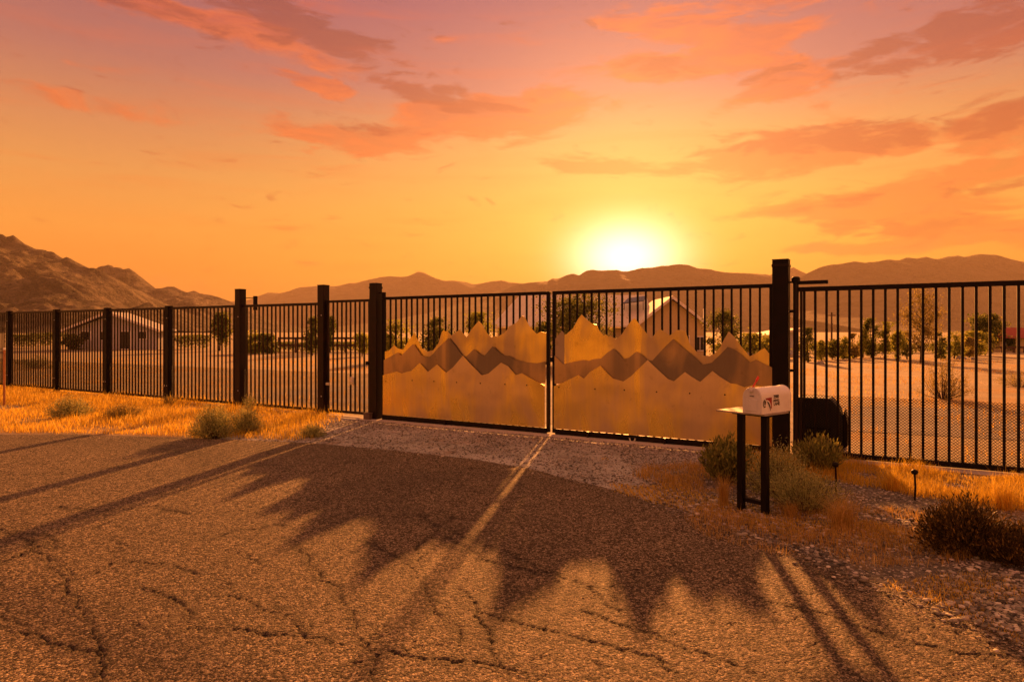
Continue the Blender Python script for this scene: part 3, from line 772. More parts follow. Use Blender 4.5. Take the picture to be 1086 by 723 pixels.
# ---- right-hand fence panel
s0 = fence_local(841)
fr = frame_thing('steel_fence', 'black steel picket fence panel with mesh along its foot, right of the gate post', 'fence', s0)
Wf = 3.7; top = 1.905
MB().lathe([(.030, .02), (.030, 2.0), (.022, 2.012)], 14).build('end_pipe', M_BRONZE, fr, smooth=False, loc=(.03, .0, 0))
MB().box(.06, Wf, -.024, .024, top-.05, top).build('top_rail', M_BLACK, fr, bevel=.003)
MB().box(.06, Wf, -.024, .024, .022, .078).build('bottom_rail', M_BLACK, fr, bevel=.003)
MB().box(.075, .100, -.020, .020, .078, top-.05).build('stile', M_BRONZE, fr)
npk = 33
proto = None
start = fence_local(853) - s0
proto = MB().box(-.0125, .0125, -.0125, .0125, 0, 1).build('picket', M_BLACK, fr)
st = .1135
for i in range(int((Wf-start)/st)+1):
    o = proto if i == 0 else share(proto, fr, (0, 0, 0))
    o.location = (start+i*st, 0, .078); o.scale = (1, 1, top-.05-.078)
exp_mesh(fr, .10, Wf, .078, .70, .0330, .0150, .0031, M_BLACK, y=.018)
MB().box(.06, .36, -.024, .024, 1.935, 1.975).build('upper_arm', M_BLACK, fr, bevel=.003)
MB().box(-.14, .02, -.012, .012, 1.955, 1.975).build('hinge_bar', M_BLACK, fr)
MB().lathe([(.045, 0), (.045, .055), (.03, .07)], 12).build('pipe_collar', M_BLACK, fr, loc=(.03, 0, 1.955))
for z in (1.62, .95):
    MB().box(-.10, .0, -.04, -.02, z, z+.03).build('hinge_plate', M_BLACK, fr, loc=(.03, 0, 0))
    MB().lathe([(.013, 0), (.013, .01)], 8).build('bolt', M_SILVER, fr, loc=(-.045, -.041, z+.015)).rotation_euler = (R(90), 0, 0)

# ---- gate operator behind the fence
def operator():
    x, y = fworld(fence_local(858)+.07, .42)
    t = thing('gate_operator', 'black plastic gate opener cabinet behind the foot of the right fence panel', 'gate opener', (x, y, 0), FRZ)
    w, h, d = .25, .64, .17
    prof = [(-w, 0), (w, 0), (w, h*.62), (w-.03, h*.82), (w-.09, h*.95), (w-.12, h), (-w, h)]
    MB().plate(prof, -d, d).build('cover', M_PLASTIC, t, bevel=.015)
    MB().box(-w-.03, w+.03, -d-.03, d+.03, 0, .06).build('base', M_CONC, t, bevel=.01)
    MB().plate([(w+.004, .08), (w+.05, .10), (w+.055, h*.55), (w+.02, h*.80), (w+.004, h*.70)], -d*.8, d*.8).build('side_bracket', M_BRONZE, t, bevel=.006)
    for k in range(4): MB().box(-w+.06, w-.12, -d-.006, -d+.001, .15+k*.045, .165+k*.045).build('vent_slot', M_BLACK, t)
operator()

# ------------------------------------------------------------------ mailbox
def text_mesh(body, size, m, parent, loc, rot, name, bold=0.0):
    cu = bpy.data.curves.new(name, 'FONT'); cu.body = body; cu.size = size; cu.extrude = .0006; cu.align_x = 'LEFT'; cu.offset = bold
    tmp = bpy.data.objects.new(name, cu); C.objects.link(tmp)
    dg = bpy.context.evaluated_depsgraph_get()
    me = bpy.data.meshes.new_from_object(tmp.evaluated_get(dg)); C.objects.unlink(tmp); bpy.data.objects.remove(tmp)
    me.materials.clear(); me.name = name
    o = link(name, me, m, parent); o.location = loc; o.rotation_euler = rot
    return o
def mailbox():
    phi = math.atan2(.61, .79); c0 = (1.84, 4.88)
    st = thing('mailbox_stand', 'black two-legged steel stand with a flat tan shelf plate holding the mailbox', 'stand', (c0[0], c0[1], 0), phi)
    zt = .775
    MB().box(.03, .36, -.015, .41, zt, zt+.012).build('shelf_plate', mk_paint('tan_plate', (.36, .31, .25), .7, (.28, .24, .19)), st, bevel=.002)
    pp = [(.18, .075), (.155, .265)]
    for k, (a, b) in enumerate(pp): MB().box(a-.024, a+.024, b-.024, b+.024, -.05, zt).build('leg', M_BLACK, st, bevel=.003)
    MB().box(.155, .190, .099, .241, .075, .105).build('crossbar', M_BLACK, st)
    MB().box(.13, .20, .02, .33, zt-.02, zt-.001).build('top_bar', M_BLACK, st)
    mbx = thing('mailbox', 'white dome-topped mailbox with a raised red flag and a red emblem on its side', 'mailbox', (c0[0], c0[1], zt+.013), phi)
    L, W, H = .42, .146, .195; r = W/2; zs = H-r
    def arch(n=14, g=0.0):
        pts = [(-g, -0.0), (W+g, 0.0)]
        for k in range(n+1):
            a = math.pi*k/n; pts.append((r+(r+g)*math.cos(a), zs+(r+g)*math.sin(a)))
        return pts   # (y,z)
    def arch_solid(x0, x1, g, name, m, par, bev=.002, zoff=0):
        p = arch(g=g); n = len(p); b = MB()
        b.add([(x0, y, z+zoff) for y, z in p]+[(x1, y, z+zoff) for y, z in p], [tuple(range(n)), tuple(range(n, 2*n))[::-1]]+[((i+1) % n, i, n+i, n+(i+1) % n) for i in range(n)])
        return b.build(name, m, par, bevel=bev)
    arch_solid(.012, L, 0, 'body', M_WHITE, mbx)
    arch_solid(L-.014, L-.004, .003, 'rear_rim', M_WHITE, mbx, .001, .0005)
    d = arch_solid(-.004, .010, .004, 'door', M_DOOR, mbx, .003, .0005)
    MB().box(-.0075, -.0045, .028, W-.028, .022, .108).build('door_panel', M_DOOR, d, bevel=.002)
    MB().box(-.022, -.004, r-.012, r+.012, H-.03, H-.008).build('door_pull', M_DOOR, d, bevel=.004)
    MB().box(-.0055, -.0045, r-.02, r+.016, .130, .136).build('door_mark', M_INK, d)
    fa = thing_part_flag(mbx, r, H)
    # emblem: red corner with an eagle-like head, on a white ground
    y = -.0012
    sw = MB().plate([(.060, .118), (.145, .122), (.145, .030), (.134, .044), (.128, .058), (.116, .078), (.098, .094), (.074, .102)], y-.0004, y).build('emblem_field', M_REDLOGO, mbx)
    MB().plate([(.070, .104), (.090, .104), (.110, .094), (.124, .076), (.134, .056), (.130, .050), (.120, .066), (.106, .082), (.088, .092)], y-.0010, y-.0006).build('emblem_wing', M_WHITE, mbx)
    MB().plate([(.082, .092), (.100, .088), (.114, .072), (.126, .050), (.131, .016), (.122, .034), (.112, .054), (.098, .070)], y-.0010, y-.0006).build('emblem_feather', M_INK, mbx)
    ring = []
    for k in range(18):
        a = R(60+k*15); ring.append((.048+.020*math.cos(a), .078+.030*math.sin(a)))
    for k in range(17, -1, -1):
        a = R(60+k*15); ring.append((.048+.012*math.cos(a), .078+.021*math.sin(a)))
    MB().plate(ring[::-1], y-.0010, y-.0006).build('emblem_ring', M_INK, mbx)
    MB().plate([(.044, .094), (.060, .100), (.066, .090), (.060, .070), (.050, .066), (.046, .080)], y-.0012, y-.0008).build('emblem_head', M_INK, mbx)
    rot = (R(90), 0, 0)
    text_mesh('2980', .036, M_INK, mbx, (.170, y, .112), rot, 'house_number', .0008)
    text_mesh('(KING)', .026, M_INK, mbx, (.168, y, .086), rot, 'lettering', .0004)
    text_mesh('LANE', .034, M_INK, mbx, (.172, y, .058), rot, 'lettering', .0008)
def thing_part_flag(mbx, r, H):
    # raised flag: arm pivoted by the door top, tilted back, flag plate at its tip
    b = MB(); M = Matrix.Translation((.01, r, H+.002)) @ Matrix.Rotation(R(46), 4, 'Y')
    b.box(-.006, .006, -.004, .004, -.015, .105, M)
    f = b.build('flag', M_RED, mbx, bevel=.001)
    b = MB(); b.box(-.012, .009, -.0045, .0045, .066, .108, M); b.build('flag_plate', M_RED, f, bevel=.001)
    MB().lathe([(.008, -.006), (.008, .006)], 10).build('pivot', M_SILVER, f, loc=(.01, r, H-.004)).rotation_euler = (R(90), 0, 0)
    return f
mailbox()

# ---- small stakes
def path_light(px, py, h, label):
    x, y = gp(px, py)
    t = thing('path_light', label, 'garden light', (x, y, 0), 0, 'small black stake lights in the verge')
    MB().tube([(0, 0, -.03), (.006, 0, h*.5), (0, 0, h)], .008, 8).build('stake', M_BLACK, t)
    MB().lathe([(.004, -.018), (.022, -.010), (.028, .004), (.022, .020), (.006, .028)], 12).build('head', M_BLACK, t, smooth=True, loc=(0, 0, h))
path_light(886, 524, .25, 'small black stake light in the verge just right of the bushes')
path_light(970, 531, .235, 'small black stake light nearer the large dark bush')
x, y = gp(4.5, 430)
ms = thing('marker_stake', 'thin orange-brown marker stake standing in the grass at the left edge', 'stake', (x, y, 0))
MB().box(-.017, .017, -.012, .012, -.05, 1.06).build('shaft', M_WOOD, ms, bevel=.003)
MB().box(-.018, .018, -.013, .013, 1.061, 1.10).build('tip', M_TRIM, ms, bevel=.003)

# ------------------------------------------------------------------ plants
def quads(cent, nrm_dir, length, width, jitter=.6):
    """leaf blades: cent (n,3), direction (n,3), sizes (n,)"""
    n = len(cent)
    d = nrm_dir/np.linalg.norm(nrm_dir, axis=1, keepdims=True)
    r = rng.normal(size=(n, 3)); s = np.cross(d, r); s /= np.linalg.norm(s, axis=1, keepdims=True)
    L = length[:, None]; Wd = width[:, None]
    a = cent-d*L*.5; b = cent+s*Wd*.5; c = cent+d*L*.5; e = cent-s*Wd*.5
    V = np.stack([a, b, c, e], 1).reshape(-1, 3)
    Fq = np.arange(4*n).reshape(n, 4)
    return V, Fq

def blades(base, h, w, lean, seg=2):
    """tapered grass blades, bent: base (n,3)"""
    n = len(base); a = rng.uniform(0, 2*np.pi, n); dirx = np.stack([np.cos(a), np.sin(a), np.zeros(n)], 1)
    b = a+rng.uniform(-.8, .8, n)+np.pi/2; side = np.stack([np.cos(b), np.sin(b), np.zeros(n)], 1)
    up = np.array([0, 0, 1.0])
    p0 = base; p1 = base+up*(h*.55)[:, None]+dirx*(lean*h*.25)[:, None]; p2 = base+up*(h*np.sqrt(np.clip(1-lean**2*.5, .2, 1)))[:, None]+dirx*(lean*h)[:, None]
    V = np.stack([p0-side*w[:, None]*.5, p0+side*w[:, None]*.5, p1+side*w[:, None]*.38, p1-side*w[:, None]*.38, p2, p2+side*w[:, None]*.12], 1).reshape(-1, 3)
    i = np.arange(n)*6
    F1 = np.stack([i, i+1, i+2, i+3], 1); F2 = np.stack([i+3, i+2, i+5, i+4], 1)
    return V, np.concatenate([F1, F2])

def grass_patch(name, inside, bbox, n, h0, h1, m, seed, w=.004, clump=1.2, pw=1.0):
    X = rng.uniform(bbox[0], bbox[1], n*3); Y = rng.uniform(bbox[2], bbox[3], n*3)
    c = fbm(X, Y, clump, 4, seed)
    k = inside(X, Y, c); X, Y, c = X[k][:n], Y[k][:n], c[k][:n]
    # pull blades into small tufts
    tx = np.round(X/.055+rng.normal(size=len(X))*.35)*.055; ty = np.round(Y/.055+rng.normal(size=len(X))*.35)*.055
    X = X*.5+tx*.5; Y = Y*.5+ty*.5
    h = (h0+(h1-h0)*np.clip((c-.3)*2.2, 0, 1)**pw)*rng.uniform(.35, 1.1, len(X))*(1+.7*(rng.uniform(size=len(X)) < .06))
    V, Fq = blades(np.stack([X, Y, np.full(len(X), 0.0)], 1), h, np.full(len(X), w)*(.6+Y*.07), rng.uniform(.1, .75, len(X)))
    o = npmesh(name, V, Fq, m); tag(o, kind='stuff'); return o

def fence_side(X, Y):   # distance in front of the fence line (towards the camera)
    return -((X-P0.x)*SA + (Y-P0.y)*CA)
def in_left(X, Y, c):
    e = -edge_dist(X, Y)
    s = (X-P0.x)*CA-(Y-P0.y)*SA
    endx = gp(352, 455)[0] - (e-.3)*.15
    fade = np.clip((endx-X)/.5, 0, 1)
    return (e > .10+.25*(c-.5)) & (fence_side(X, Y) > -.35) & (X < endx+.2*(c-.5)*4) & ((c > .33) | (rng.uniform(size=X.shape) < .35)) & (rng.uniform(size=X.shape) < .25+fade)
grass_patch('dry_grass', in_left, (-15, -2.2, 7.6, 19), 95000, .035, .15, M_GRASS, 101, .0045, 1.1)
def in_right(X, Y, c):
    e = -edge_dist(X, Y); fs = fence_side(X, Y)
    s = (X-P0.x)*CA-(Y-P0.y)*SA
    return (e > .25) & (fs > .22) & (fs < 1.5+1.2*(c-.5)) & (s > 2.6) & (c > .30)
grass_patch('verge_grass', in_right, (1.8, 7.2, 3.2, 8), 60000, .04, .19, M_GRASS, 111, .0032, 1.9, 1.2)
def in_edge(X, Y, c):
    e = -edge_dist(X, Y)
    s = (X-P0.x)*CA-(Y-P0.y)*SA
    return (e > -.06) & (e < 1.0) & (X > .9) & (c > .50)
grass_patch('creeping_grass', in_edge, (.9, 4.5, 2.6, 7.3), 38000, .010, .045, M_GRASS, 121, .0030, 2.6)
def in_tawny(X, Y, c):
    x0, y0 = gp(735, 508); x1, y1 = gp(880, 560)
    return ((np.hypot((X-x0)/.6, (Y-y0)/.75) < .8+.5*(c-.5)) | (np.hypot((X-x1)/1.0, (Y-y1)/.8) < 1)) & (c > .36)
grass_patch('tawny_grass', in_tawny, (.8, 4.2, 3.6, 7.6), 20000, .02, .12, M_GRASS2, 131, .0032, 3.0)

def dist_field():   # sparse weeds beyond the fence
    X = rng.uniform(-26, 26, 60000); Y = rng.uniform(7, 34, 60000); c = fbm(X, Y, .45, 4, 141)
    k = (fence_side(X, Y) < -.5) & (c > .55); X, Y = X[k], Y[k]
    V, Fq = blades(np.stack([X, Y, np.zeros(len(X))], 1), rng.uniform(.03, .12, len(X)), np.full(len(X), .012), rng.uniform(.2, .9, len(X)))
    tag(npmesh('field_grass', V, Fq, M_GRASS2), kind='stuff')
dist_field()

def stones(name, gen, n, r0, r1, m, seed, zlift=0.0):
    """angular little stones (octahedra with jitter)"""
    X, Y = gen(n)
    n = len(X)
    base = np.array([(1, 0, 0), (0, 1, 0), (-1, 0, 0), (0, -1, 0), (.55, .5, .62), (-.5, .55, .6), (-.55, -.5, .62), (.5, -.5, .6), (0, 0, -.4)], float)
    faces = np.array([(4, 5, 6), (4, 6, 7), (0, 1, 4), (1, 5, 4), (1, 2, 5), (2, 6, 5), (2, 3, 6), (3, 7, 6), (3, 0, 7), (0, 4, 7), (0, 8, 1), (1, 8, 2), (2, 8, 3), (3, 8, 0)])
    r = r0+(r1-r0)*rng.uniform(0, 1, n)**3
    a = rng.uniform(0, 2*np.pi, n); ca, sa = np.cos(a), np.sin(a)
    V = base[None]*(1+rng.uniform(-.28, .28, (n, 9, 3)))
    V = V*np.stack([r*rng.uniform(.8, 1.4, n), r*rng.uniform(.6, 1.1, n), r*rng.uniform(.45, .8, n)], 1)[:, None, :]
    x = V[..., 0]*ca[:, None]-V[..., 1]*sa[:, None]; y = V[..., 0]*sa[:, None]+V[..., 1]*ca[:, None]
    lift_ = zlift if zlift > .01 else zlift+.018*(edge_dist(X, Y) > .05)[:, None]
    V = np.stack([x+X[:, None], y+Y[:, None], V[..., 2]+.005+lift_], -1)
    Fq = (faces[None]+(np.arange(n)*9)[:, None, None]).reshape(-1, 3)
    tag(npmesh(name, V.reshape(-1, 3), Fq, m), kind='stuff')
def gen_gravel(n):
    X = rng.uniform(-4, 4.8, n*6); Y = rng.uniform(2.2, 10.5, n*6)
    e = -edge_dist(X, Y); fs = fence_side(X, Y); c = fbm(X, Y, 1.3, 3, 151)
    s = (X-P0.x)*CA-(Y-P0.y)*SA
    k = (e > -.28*rng.uniform(0, 1, X.shape)**2.5) & (fs > .2) & (X > -3.6+(Y-7)*0) & ((s > -4.2)) & (rng.uniform(size=X.shape) < .30+.7*(X > 1.2)+np.clip(c*1.6-.6, 0, 1)) & ~((s > 3) & (fs < .9) & (c < .55))
    return X[k][:n], Y[k][:n]
stones('gravel', gen_gravel, 64000, .0045, .015, M_STONE, 1)
def gen_rocks(n):
    X = rng.uniform(1.2, 4.2, n*6); Y = rng.uniform(2.4, 5.6, n*6)
    e = -edge_dist(X, Y); c = fbm(X, Y, 1.6, 3, 161)
    k = (e > .05-.35*rng.uniform(0, 1, X.shape)**3) & (e < 1.4) & (rng.uniform(size=X.shape) < np.clip((c-.38)*3, 0, 1)*(1.15-np.clip(Y-3.2, 0, 2)*.35))
    return X[k][:n], Y[k][:n]
stones('verge_rock', gen_rocks, 12000, .006, .024, M_STONE, 2, .004)
def gen_loose(n):
    X = rng.uniform(-6, 3, n*3); Y = rng.uniform(2.2, 9, n*3); e = edge_dist(X, Y)
    k = (e > .02) & (rng.uniform(size=X.shape) < .25+.75*np.exp(-e/.35)); return X[k][:n], Y[k][:n]
stones('loose_chippings', gen_loose, 5000, .0025, .007, M_STONE, 3, .024)

def bush(name, label, cat, px, py, w, h, m, n_stem, n_leaf, leaf, style='round', group=None, seed=0, dark=None, wd=None, off=None):
    """stems fan out from the root and carry leaves along their outer part"""
    r = np.random.default_rng(1000+seed); random.seed(500+seed)
    x, y = gp(px, py) if off is None else off
    t = thing(name, label, cat, (x, y, 0), 0, group)
    wd = wd or w
    mb = MB(); L = []; Dv = []
    for i in range(n_stem):
        a = r.uniform(0, 2*math.pi); q = r.uniform(0, 1)**.6
        if style == 'upright': tx, ty, tz = math.cos(a)*w*.5*q, math.sin(a)*wd*.5*q, h*(1-.35*q)*r.uniform(.7, 1.05)
        elif style == 'dome': tx, ty, tz = math.cos(a)*w*.5*q, math.sin(a)*wd*.5*q, h*math.sqrt(max(.03, 1-q*q*.93))*r.uniform(.75, 1.06)
        else: tx, ty, tz = math.cos(a)*w*.5*q, math.sin(a)*wd*.5*q, h*math.sqrt(max(.05, 1-q*q))*r.uniform(.6, 1.08)
        bx, by = tx*.15, ty*.15
        p = [np.array((bx, by, -.01)), np.array((bx+(tx-bx)*.55, by+(ty-by)*.55, tz*.42))+r.normal(size=3)*.02*h, np.array((tx, ty, tz))]
        if i < 90: mb.tube([tuple(k) for k in p], [.006*h+.0012, .004*h+.0008, .0008], 4, False)
        k = max(1, int(n_leaf/n_stem)); u = r.uniform(.30, 1.02, k)**.8
        P = np.where(u[:, None] < .5, p[0]+(p[1]-p[0])*(u[:, None]*2), p[1]+(p[2]-p[1])*((u[:, None]-.5)*2))
        P = P+r.normal(size=(k, 3))*.035*max(w, h)*(.5+u[:, None]*.6)
        P[:, 2] = np.maximum(P[:, 2], .006)
        dr = (p[2]-p[1])/np.linalg.norm(p[2]-p[1])
        L.append(P); Dv.append(dr+r.normal(size=(k, 3))*(.30 if style in ('upright', 'dome') else .8))
    mb.build('stem', M_STEM, t)
    P = np.concatenate(L); Dd = np.concatenate(Dv)
    V, Fq = quads(P, Dd, leaf*r.uniform(.6, 1.3, len(P)), leaf*.28*r.uniform(.7, 1.3, len(P)))
    npmesh('foliage', V, Fq, m, t)
    return t
GB = 'rabbitbrush along the foot of the left fence'
bush('desert_shrub', 'large rounded grey-green shrub in the golden grass, the biggest left of the gate', 'shrub', 226, 465, .62, .46, M_SAGE, 220, 7500, .030, group=GB, seed=1)
bush('desert_shrub', 'yellow-green shrub touching the right side of the biggest left shrub', 'shrub', 262, 459, .60, .38, M_SAGE, 180, 5500, .028, group=GB, seed=2)
bush('desert_shrub', 'small low yellow-green shrub at the right tip of the grass, nearest the walk gate', 'shrub', 331, 463, .42, .17, M_SAGE, 130, 3200, .022, group=GB, seed=3)
bush('desert_shrub', 'grey-green shrub in the grass in front of the second fence post', 'shrub', 74, 443, .75, .36, M_SAGE, 150, 4500, .032, group=GB, seed=4)
bush('desert_shrub', 'low brownish shrub in the grass by the third fence post', 'shrub', 132, 444, .70, .26, M_TANL, 130, 3600, .03, group=GB, seed=5)
bush('weed', 'thin upright weed against the foot of the third tall fence post', 'weed', 264, 436, .3, .34, M_SAGE, 30, 700, .03, 'upright', seed=6)
bush('weed', 'small weed by the fence foot just left of the tall post', 'weed', 180, 430, .3, .25, M_TANL, 26, 500, .03, 'upright', seed=16)
# around the mailbox
bush('creosote_bush', 'dark green spiky bush rising behind the left leg of the mailbox stand', 'bush', 770, 512, .50, .48, M_GREEN, 110, 3600, .055, 'upright', seed=7)
bush('desert_shrub', 'pale grey-green shrub behind the mailbox stand', 'shrub', 824, 522, .72, .44, M_SAGE, 230, 8000, .026, seed=8)
bush('desert_shrub', 'low brownish-green shrub right of the mailbox stand', 'shrub', 853, 542, .66, .34, M_SAGE, 210, 7500, .022, 'upright', seed=9)
bush('creosote_bush', 'green spiky bush in front of the black gate opener', 'bush', 868, 502, .50, .42, M_GREEN, 90, 2500, .055, 'upright', seed=10)
bush('dark_bush', 'large dark spiny bush on the gravel verge at the right edge', 'bush', 1022, 588, .60, .36, M_DARKL, 420, 10500, .031, 'dome', seed=11, wd=.45)
bush('dark_bush', 'dark spiny bush spreading out of the right edge of the view', 'bush', 1078, 600, .42, .25, M_DARKL, 240, 6000, .029, 'dome', seed=12)
def clump(label, px, py, h, w, n, m, seed):
    global rng
    x, y = gp(px, py); t = thing('grass_clump', label, 'grass clump', (x, y, 0))
    base = np.zeros((n, 3)); base[:, :2] = rng.normal(size=(n, 2))*w*.12
    hh = h*rng.uniform(.5, 1.1, n); ln = rng.uniform(.1, 1, n)**.8*w/h*.75
    V, Fq = blades(base, hh, np.full(n, .0028), ln); npmesh('blade_tuft', V, Fq, m, t)
clump('fan-shaped dry brown grass clump on the gravel in front of the shrubs', 893, 562, .27, .34, 420, M_GRASS2, 1)
clump('upright dry brown grass clump left of the mailbox stand', 768, 537, .26, .14, 320, M_GRASS2, 2)
clump('small dry grass clump at the foot of the mailbox stand', 838, 549, .14, .2, 200, M_GRASS2, 3)
clump('tall golden grass clump in the verge left of the large dark bush', 945, 520, .22, .25, 260, M_GRASS, 4)
clump('golden grass clump at the right edge under the fence', 1062, 540, .28, .35, 420, M_GRASS, 5)

# ------------------------------------------------------------------ trees
def tree(name, label, px, py, wpx, toppx, m, Y=None, crown_lo=.25, n=2600, leafpx=1.7, group=None, seed=0, shape='round', clusters=26, gap=.5):
    """px,py foot in the picture; wpx crown width and toppx its top row; all turned into metres at the tree's distance"""
    r = np.random.default_rng(3000+seed); random.seed(seed+900)
    if Y is None: x, Y = gp(px, py)
    else: x = (px-543)/F*Y
    h = zat(toppx, Y); w = wpx*Y/F
    t = thing(name, label, 'tree', (x, Y, 0), 0, group)
    tr = MB(); lean = r.normal()*.04*h
    th = h*(.75 if shape != 'bare' else .4)
    pts = [(0, 0, -.05), (lean*.4, 0, th*.4), (lean, 0, th)]
    tr.tube(pts, [h*.016+.02, h*.011+.012, h*.003+.004], 7)
    cen = []
    for i in range(clusters):
        a = r.uniform(0, 2*math.pi); q = r.uniform(0, 1)**.55; zz = r.uniform(crown_lo, 1)
        if shape == 'cone': rad = .5*w*(1-(zz-crown_lo)/(1-crown_lo)*.85)
        else: rad = .5*w*math.sqrt(max(.06, 1-((zz-(1+crown_lo)/2)/((1-crown_lo)/2))**2))
        c = np.array((math.cos(a)*rad*q+lean*zz, math.sin(a)*rad*q, zz*h*.95)); cen.append(c)
        b0 = np.array((lean*zz*.6, 0, max(.12*h, (zz-.22)*h)))
        tr.tube([tuple(b0), tuple((b0+c)/2+np.array((0, 0, -.02*h))), tuple(c)], [h*.005+.004, h*.003+.003, .003], 4, False)
    tr.build('trunk', M_STEM, t)
    cs = np.array(cen); k = int(n*1.7)//clusters; P = []
    for c in cs:
        sz = r.uniform(.35, 1.35)*gap
        P.append(c+r.normal(size=(k, 3))*np.array((w*.16, w*.16, h*.075))*sz*1.5)
    P = np.concatenate(P); P[:, 2] = np.clip(P[:, 2], .05*h, h*1.01)
    lf = leafpx*1.5*Y/F
    V, Fq = quads(P, r.normal(size=P.shape)+np.array((0, 0, .3)), lf*r.uniform(.7, 1.5, len(P)), lf*.65*r.uniform(.6, 1.3, len(P)))
    npmesh('crown', V, Fq, m, t)
    return t
GT = 'young trees in a row beyond the right fence'
row = [(857, 384, 15, 348, M_TREE, 'slim dark tree just right of the black gate post'), (871, 382, 15, 358, M_YTREE, 'small bushy tree left of the thin utility pole'), (883, 381, 13, 360, M_TREE, 'small bushy tree at the foot of the thin utility pole'),
       (894, 381, 13, 357, M_YTREE, 'yellow-green small tree just right of the thin utility pole'), (905, 380, 14, 354, M_TANL, 'tan bushy tree second to the right of the utility pole'), (915, 379, 14, 346, M_YTREE, 'leafy tree left of the tall slim pair of trees'),
       (924, 379, 15, 338, M_TREE, 'tallest tree of the left half of the row, dark green'), (938, 380, 13, 342, M_YTREE, 'slim yellow-green tree with a clear trunk'), (951, 383, 14, 350, M_YTREE, 'bushy tree left of the tall bare-trunked tree'),
       (962, 381, 12, 352, M_TREE, 'small tree tucked behind the left side of the tall sparse tree'), (998, 381, 17, 350, M_TREE, 'dark bushy tree right of the tall sparse tree'), (1012, 380, 16, 352, M_YTREE, 'bushy yellow-green tree in the middle of the right fence'), (1028, 379, 14, 358, M_TANL, 'low tan bushy tree left of the dark pine')]
for i, (px, py, w, top, m, lab) in enumerate(row):
    tree('young_tree', lab, px, py, w*(.85+.25*(i % 4)/3), top, m, None, .08, 1100, 1.4, GT, 10+i, 'cone' if i % 2 == 1 else 'round', 15, .62)
tree('tall_tree', 'tall sparse tan tree with a dark trunk seen through the right fence', 977, 385, 36, 306, M_TANL, None, .26, 2300, 1.3, None, 40, 'round', 38, .5)
tree('pine_tree', 'dark pine tree left of the red-roofed house', 1046, 373, 28, 333, M_TREE, None, .2, 2400, 1.7, None, 41, 'round', 22, .6)
tree('small_tree', 'light green bushy tree at the foot of the dark pine', 1036, 377, 20, 352, M_YTREE, None, .1, 1200, 1.7, None, 42, 'round', 14, .8)
tree('small_tree', 'round green tree in front of the red-roofed house', 1067, 373, 13, 357, M_TREE, None, .3, 700, 1.7, None, 43, 'round', 10, .8)
tree('big_tree', 'wide dark green tree behind the gate meeting point, left of the yellow house', 618, 384, 76, 311, M_TREE, None, .12, 5200, 1.7, None, 44, 'round', 60, .6)
tree('round_tree', 'rounded olive tree right of the yellow house', 770, 386, 33, 328, M_TREE, None, .05, 3400, 1.6, None, 45, 'round', 34, .7)
tree('small_tree', 'yellow-green bushy tree seen through the gate near its left hinge', 419, 384, 30, 340, M_YTREE, None, .1, 1800, 1.7, None, 46, 'round', 20, .8)
tree('round_tree', 'dark round tree seen through the left gate leaf', 462, 386, 28, 337, M_TREE, None, .2, 2000, 1.7, None, 47, 'round', 22, .7)
tree('small_tree', 'yellow-green tree behind the middle of the left gate leaf', 508, 386, 27, 332, M_YTREE, None, .2, 1800, 1.7, None, 48, 'round', 20, .7)
tree('small_tree', 'olive tree behind the right end of the left gate leaf', 572, 382, 24, 342, M_TREE, None, .2, 1500, 1.7, None, 49, 'round', 18, .6)
tree('small_tree', 'low yellow-green tree left of the black gate post', 797, 378, 24, 354, M_YTREE, None, .1, 1500, 1.7, None, 50, 'round', 16, .8)
tree('small_tree', 'yellow-green tree touching the black gate post from the left', 818, 380, 22, 356, M_YTREE, None, .1, 1300, 1.7, None, 51, 'round', 16, .8)
tree('small_tree', 'leafy tree right of the grey house, seen through the left fence', 233, 372, 17, 331, M_TREE, None, .25, 1400, 1.7, None, 52, 'round', 18, .6)
tree('small_tree', 'green bushy tree right of the first tall fence post', 268, 375, 20, 350, M_YTREE, None, .05, 1400, 1.7, None, 53, 'round', 16, .8)
tree('small_tree', 'dark bushy tree beside the green one behind the fence', 284, 375, 17, 354, M_TREE, None, .05, 1200, 1.7, None, 54, 'round', 14, .8)
tree('small_tree', 'olive tree left of the second tall fence post', 331, 377, 18, 335, M_TREE, None, .15, 1500, 1.7, None, 55, 'round', 18, .6)
tree('small_tree', 'slim tree seen through the walk gate', 350, 374, 12, 336, M_TREE, None, .2, 900, 1.7, None, 56, 'round', 14, .6)
tree('small_tree', 'dark tree against the right part of the grey house', 150, 370, 15, 348, M_TREE, None, .1, 1000, 1.7, None, 57, 'round', 12, .8)
tree('small_tree', 'dark tree against the left part of the grey house', 101, 370, 14, 345, M_TREE, None, .1, 1000, 1.7, None, 58, 'round', 12, .8)
tree('small_tree', 'low dark tree left of the grey house', 76, 371, 16, 355, M_TREE, None, .05, 900, 1.7, None, 59, 'round', 12, .8)
tree('small_tree', 'low tree behind the walk gate bars', 384, 378, 16, 352, M_YTREE, None, .1, 900, 1.7, None, 60, 'round', 12, .8)
def hedge(px0, px1, py, top, label, m, seed):
    x0, Y = gp(px0, py); x1, _ = gp(px1, py); h = zat(top, Y)
    t = thing('hedge', label, 'hedge', ((x0+x1)/2, Y, 0))
    r = np.random.default_rng(seed); n = int(45*(px1-px0)); W = (x1-x0)/2
    X = r.uniform(-W, W, n); Yy = r.normal(size=n)*.5; hh = h*(.7+.5*fbm(X+seed, X*0, .8, 3, seed))
    Z = hh*np.sqrt(r.uniform(0.01, 1, n)); lf = 1.9*Y/F
    V, Fq = quads(np.stack([X, Yy, Z], 1), r.normal(size=(n, 3)), lf*r.uniform(.7, 1.4, n), lf*.6*r.uniform(.6, 1.3, n))
    npmesh('foliage', V, Fq, m, t)
hedge(12, 66, 369, 354, 'long low dark hedge left of the grey house', M_TREE, 1)
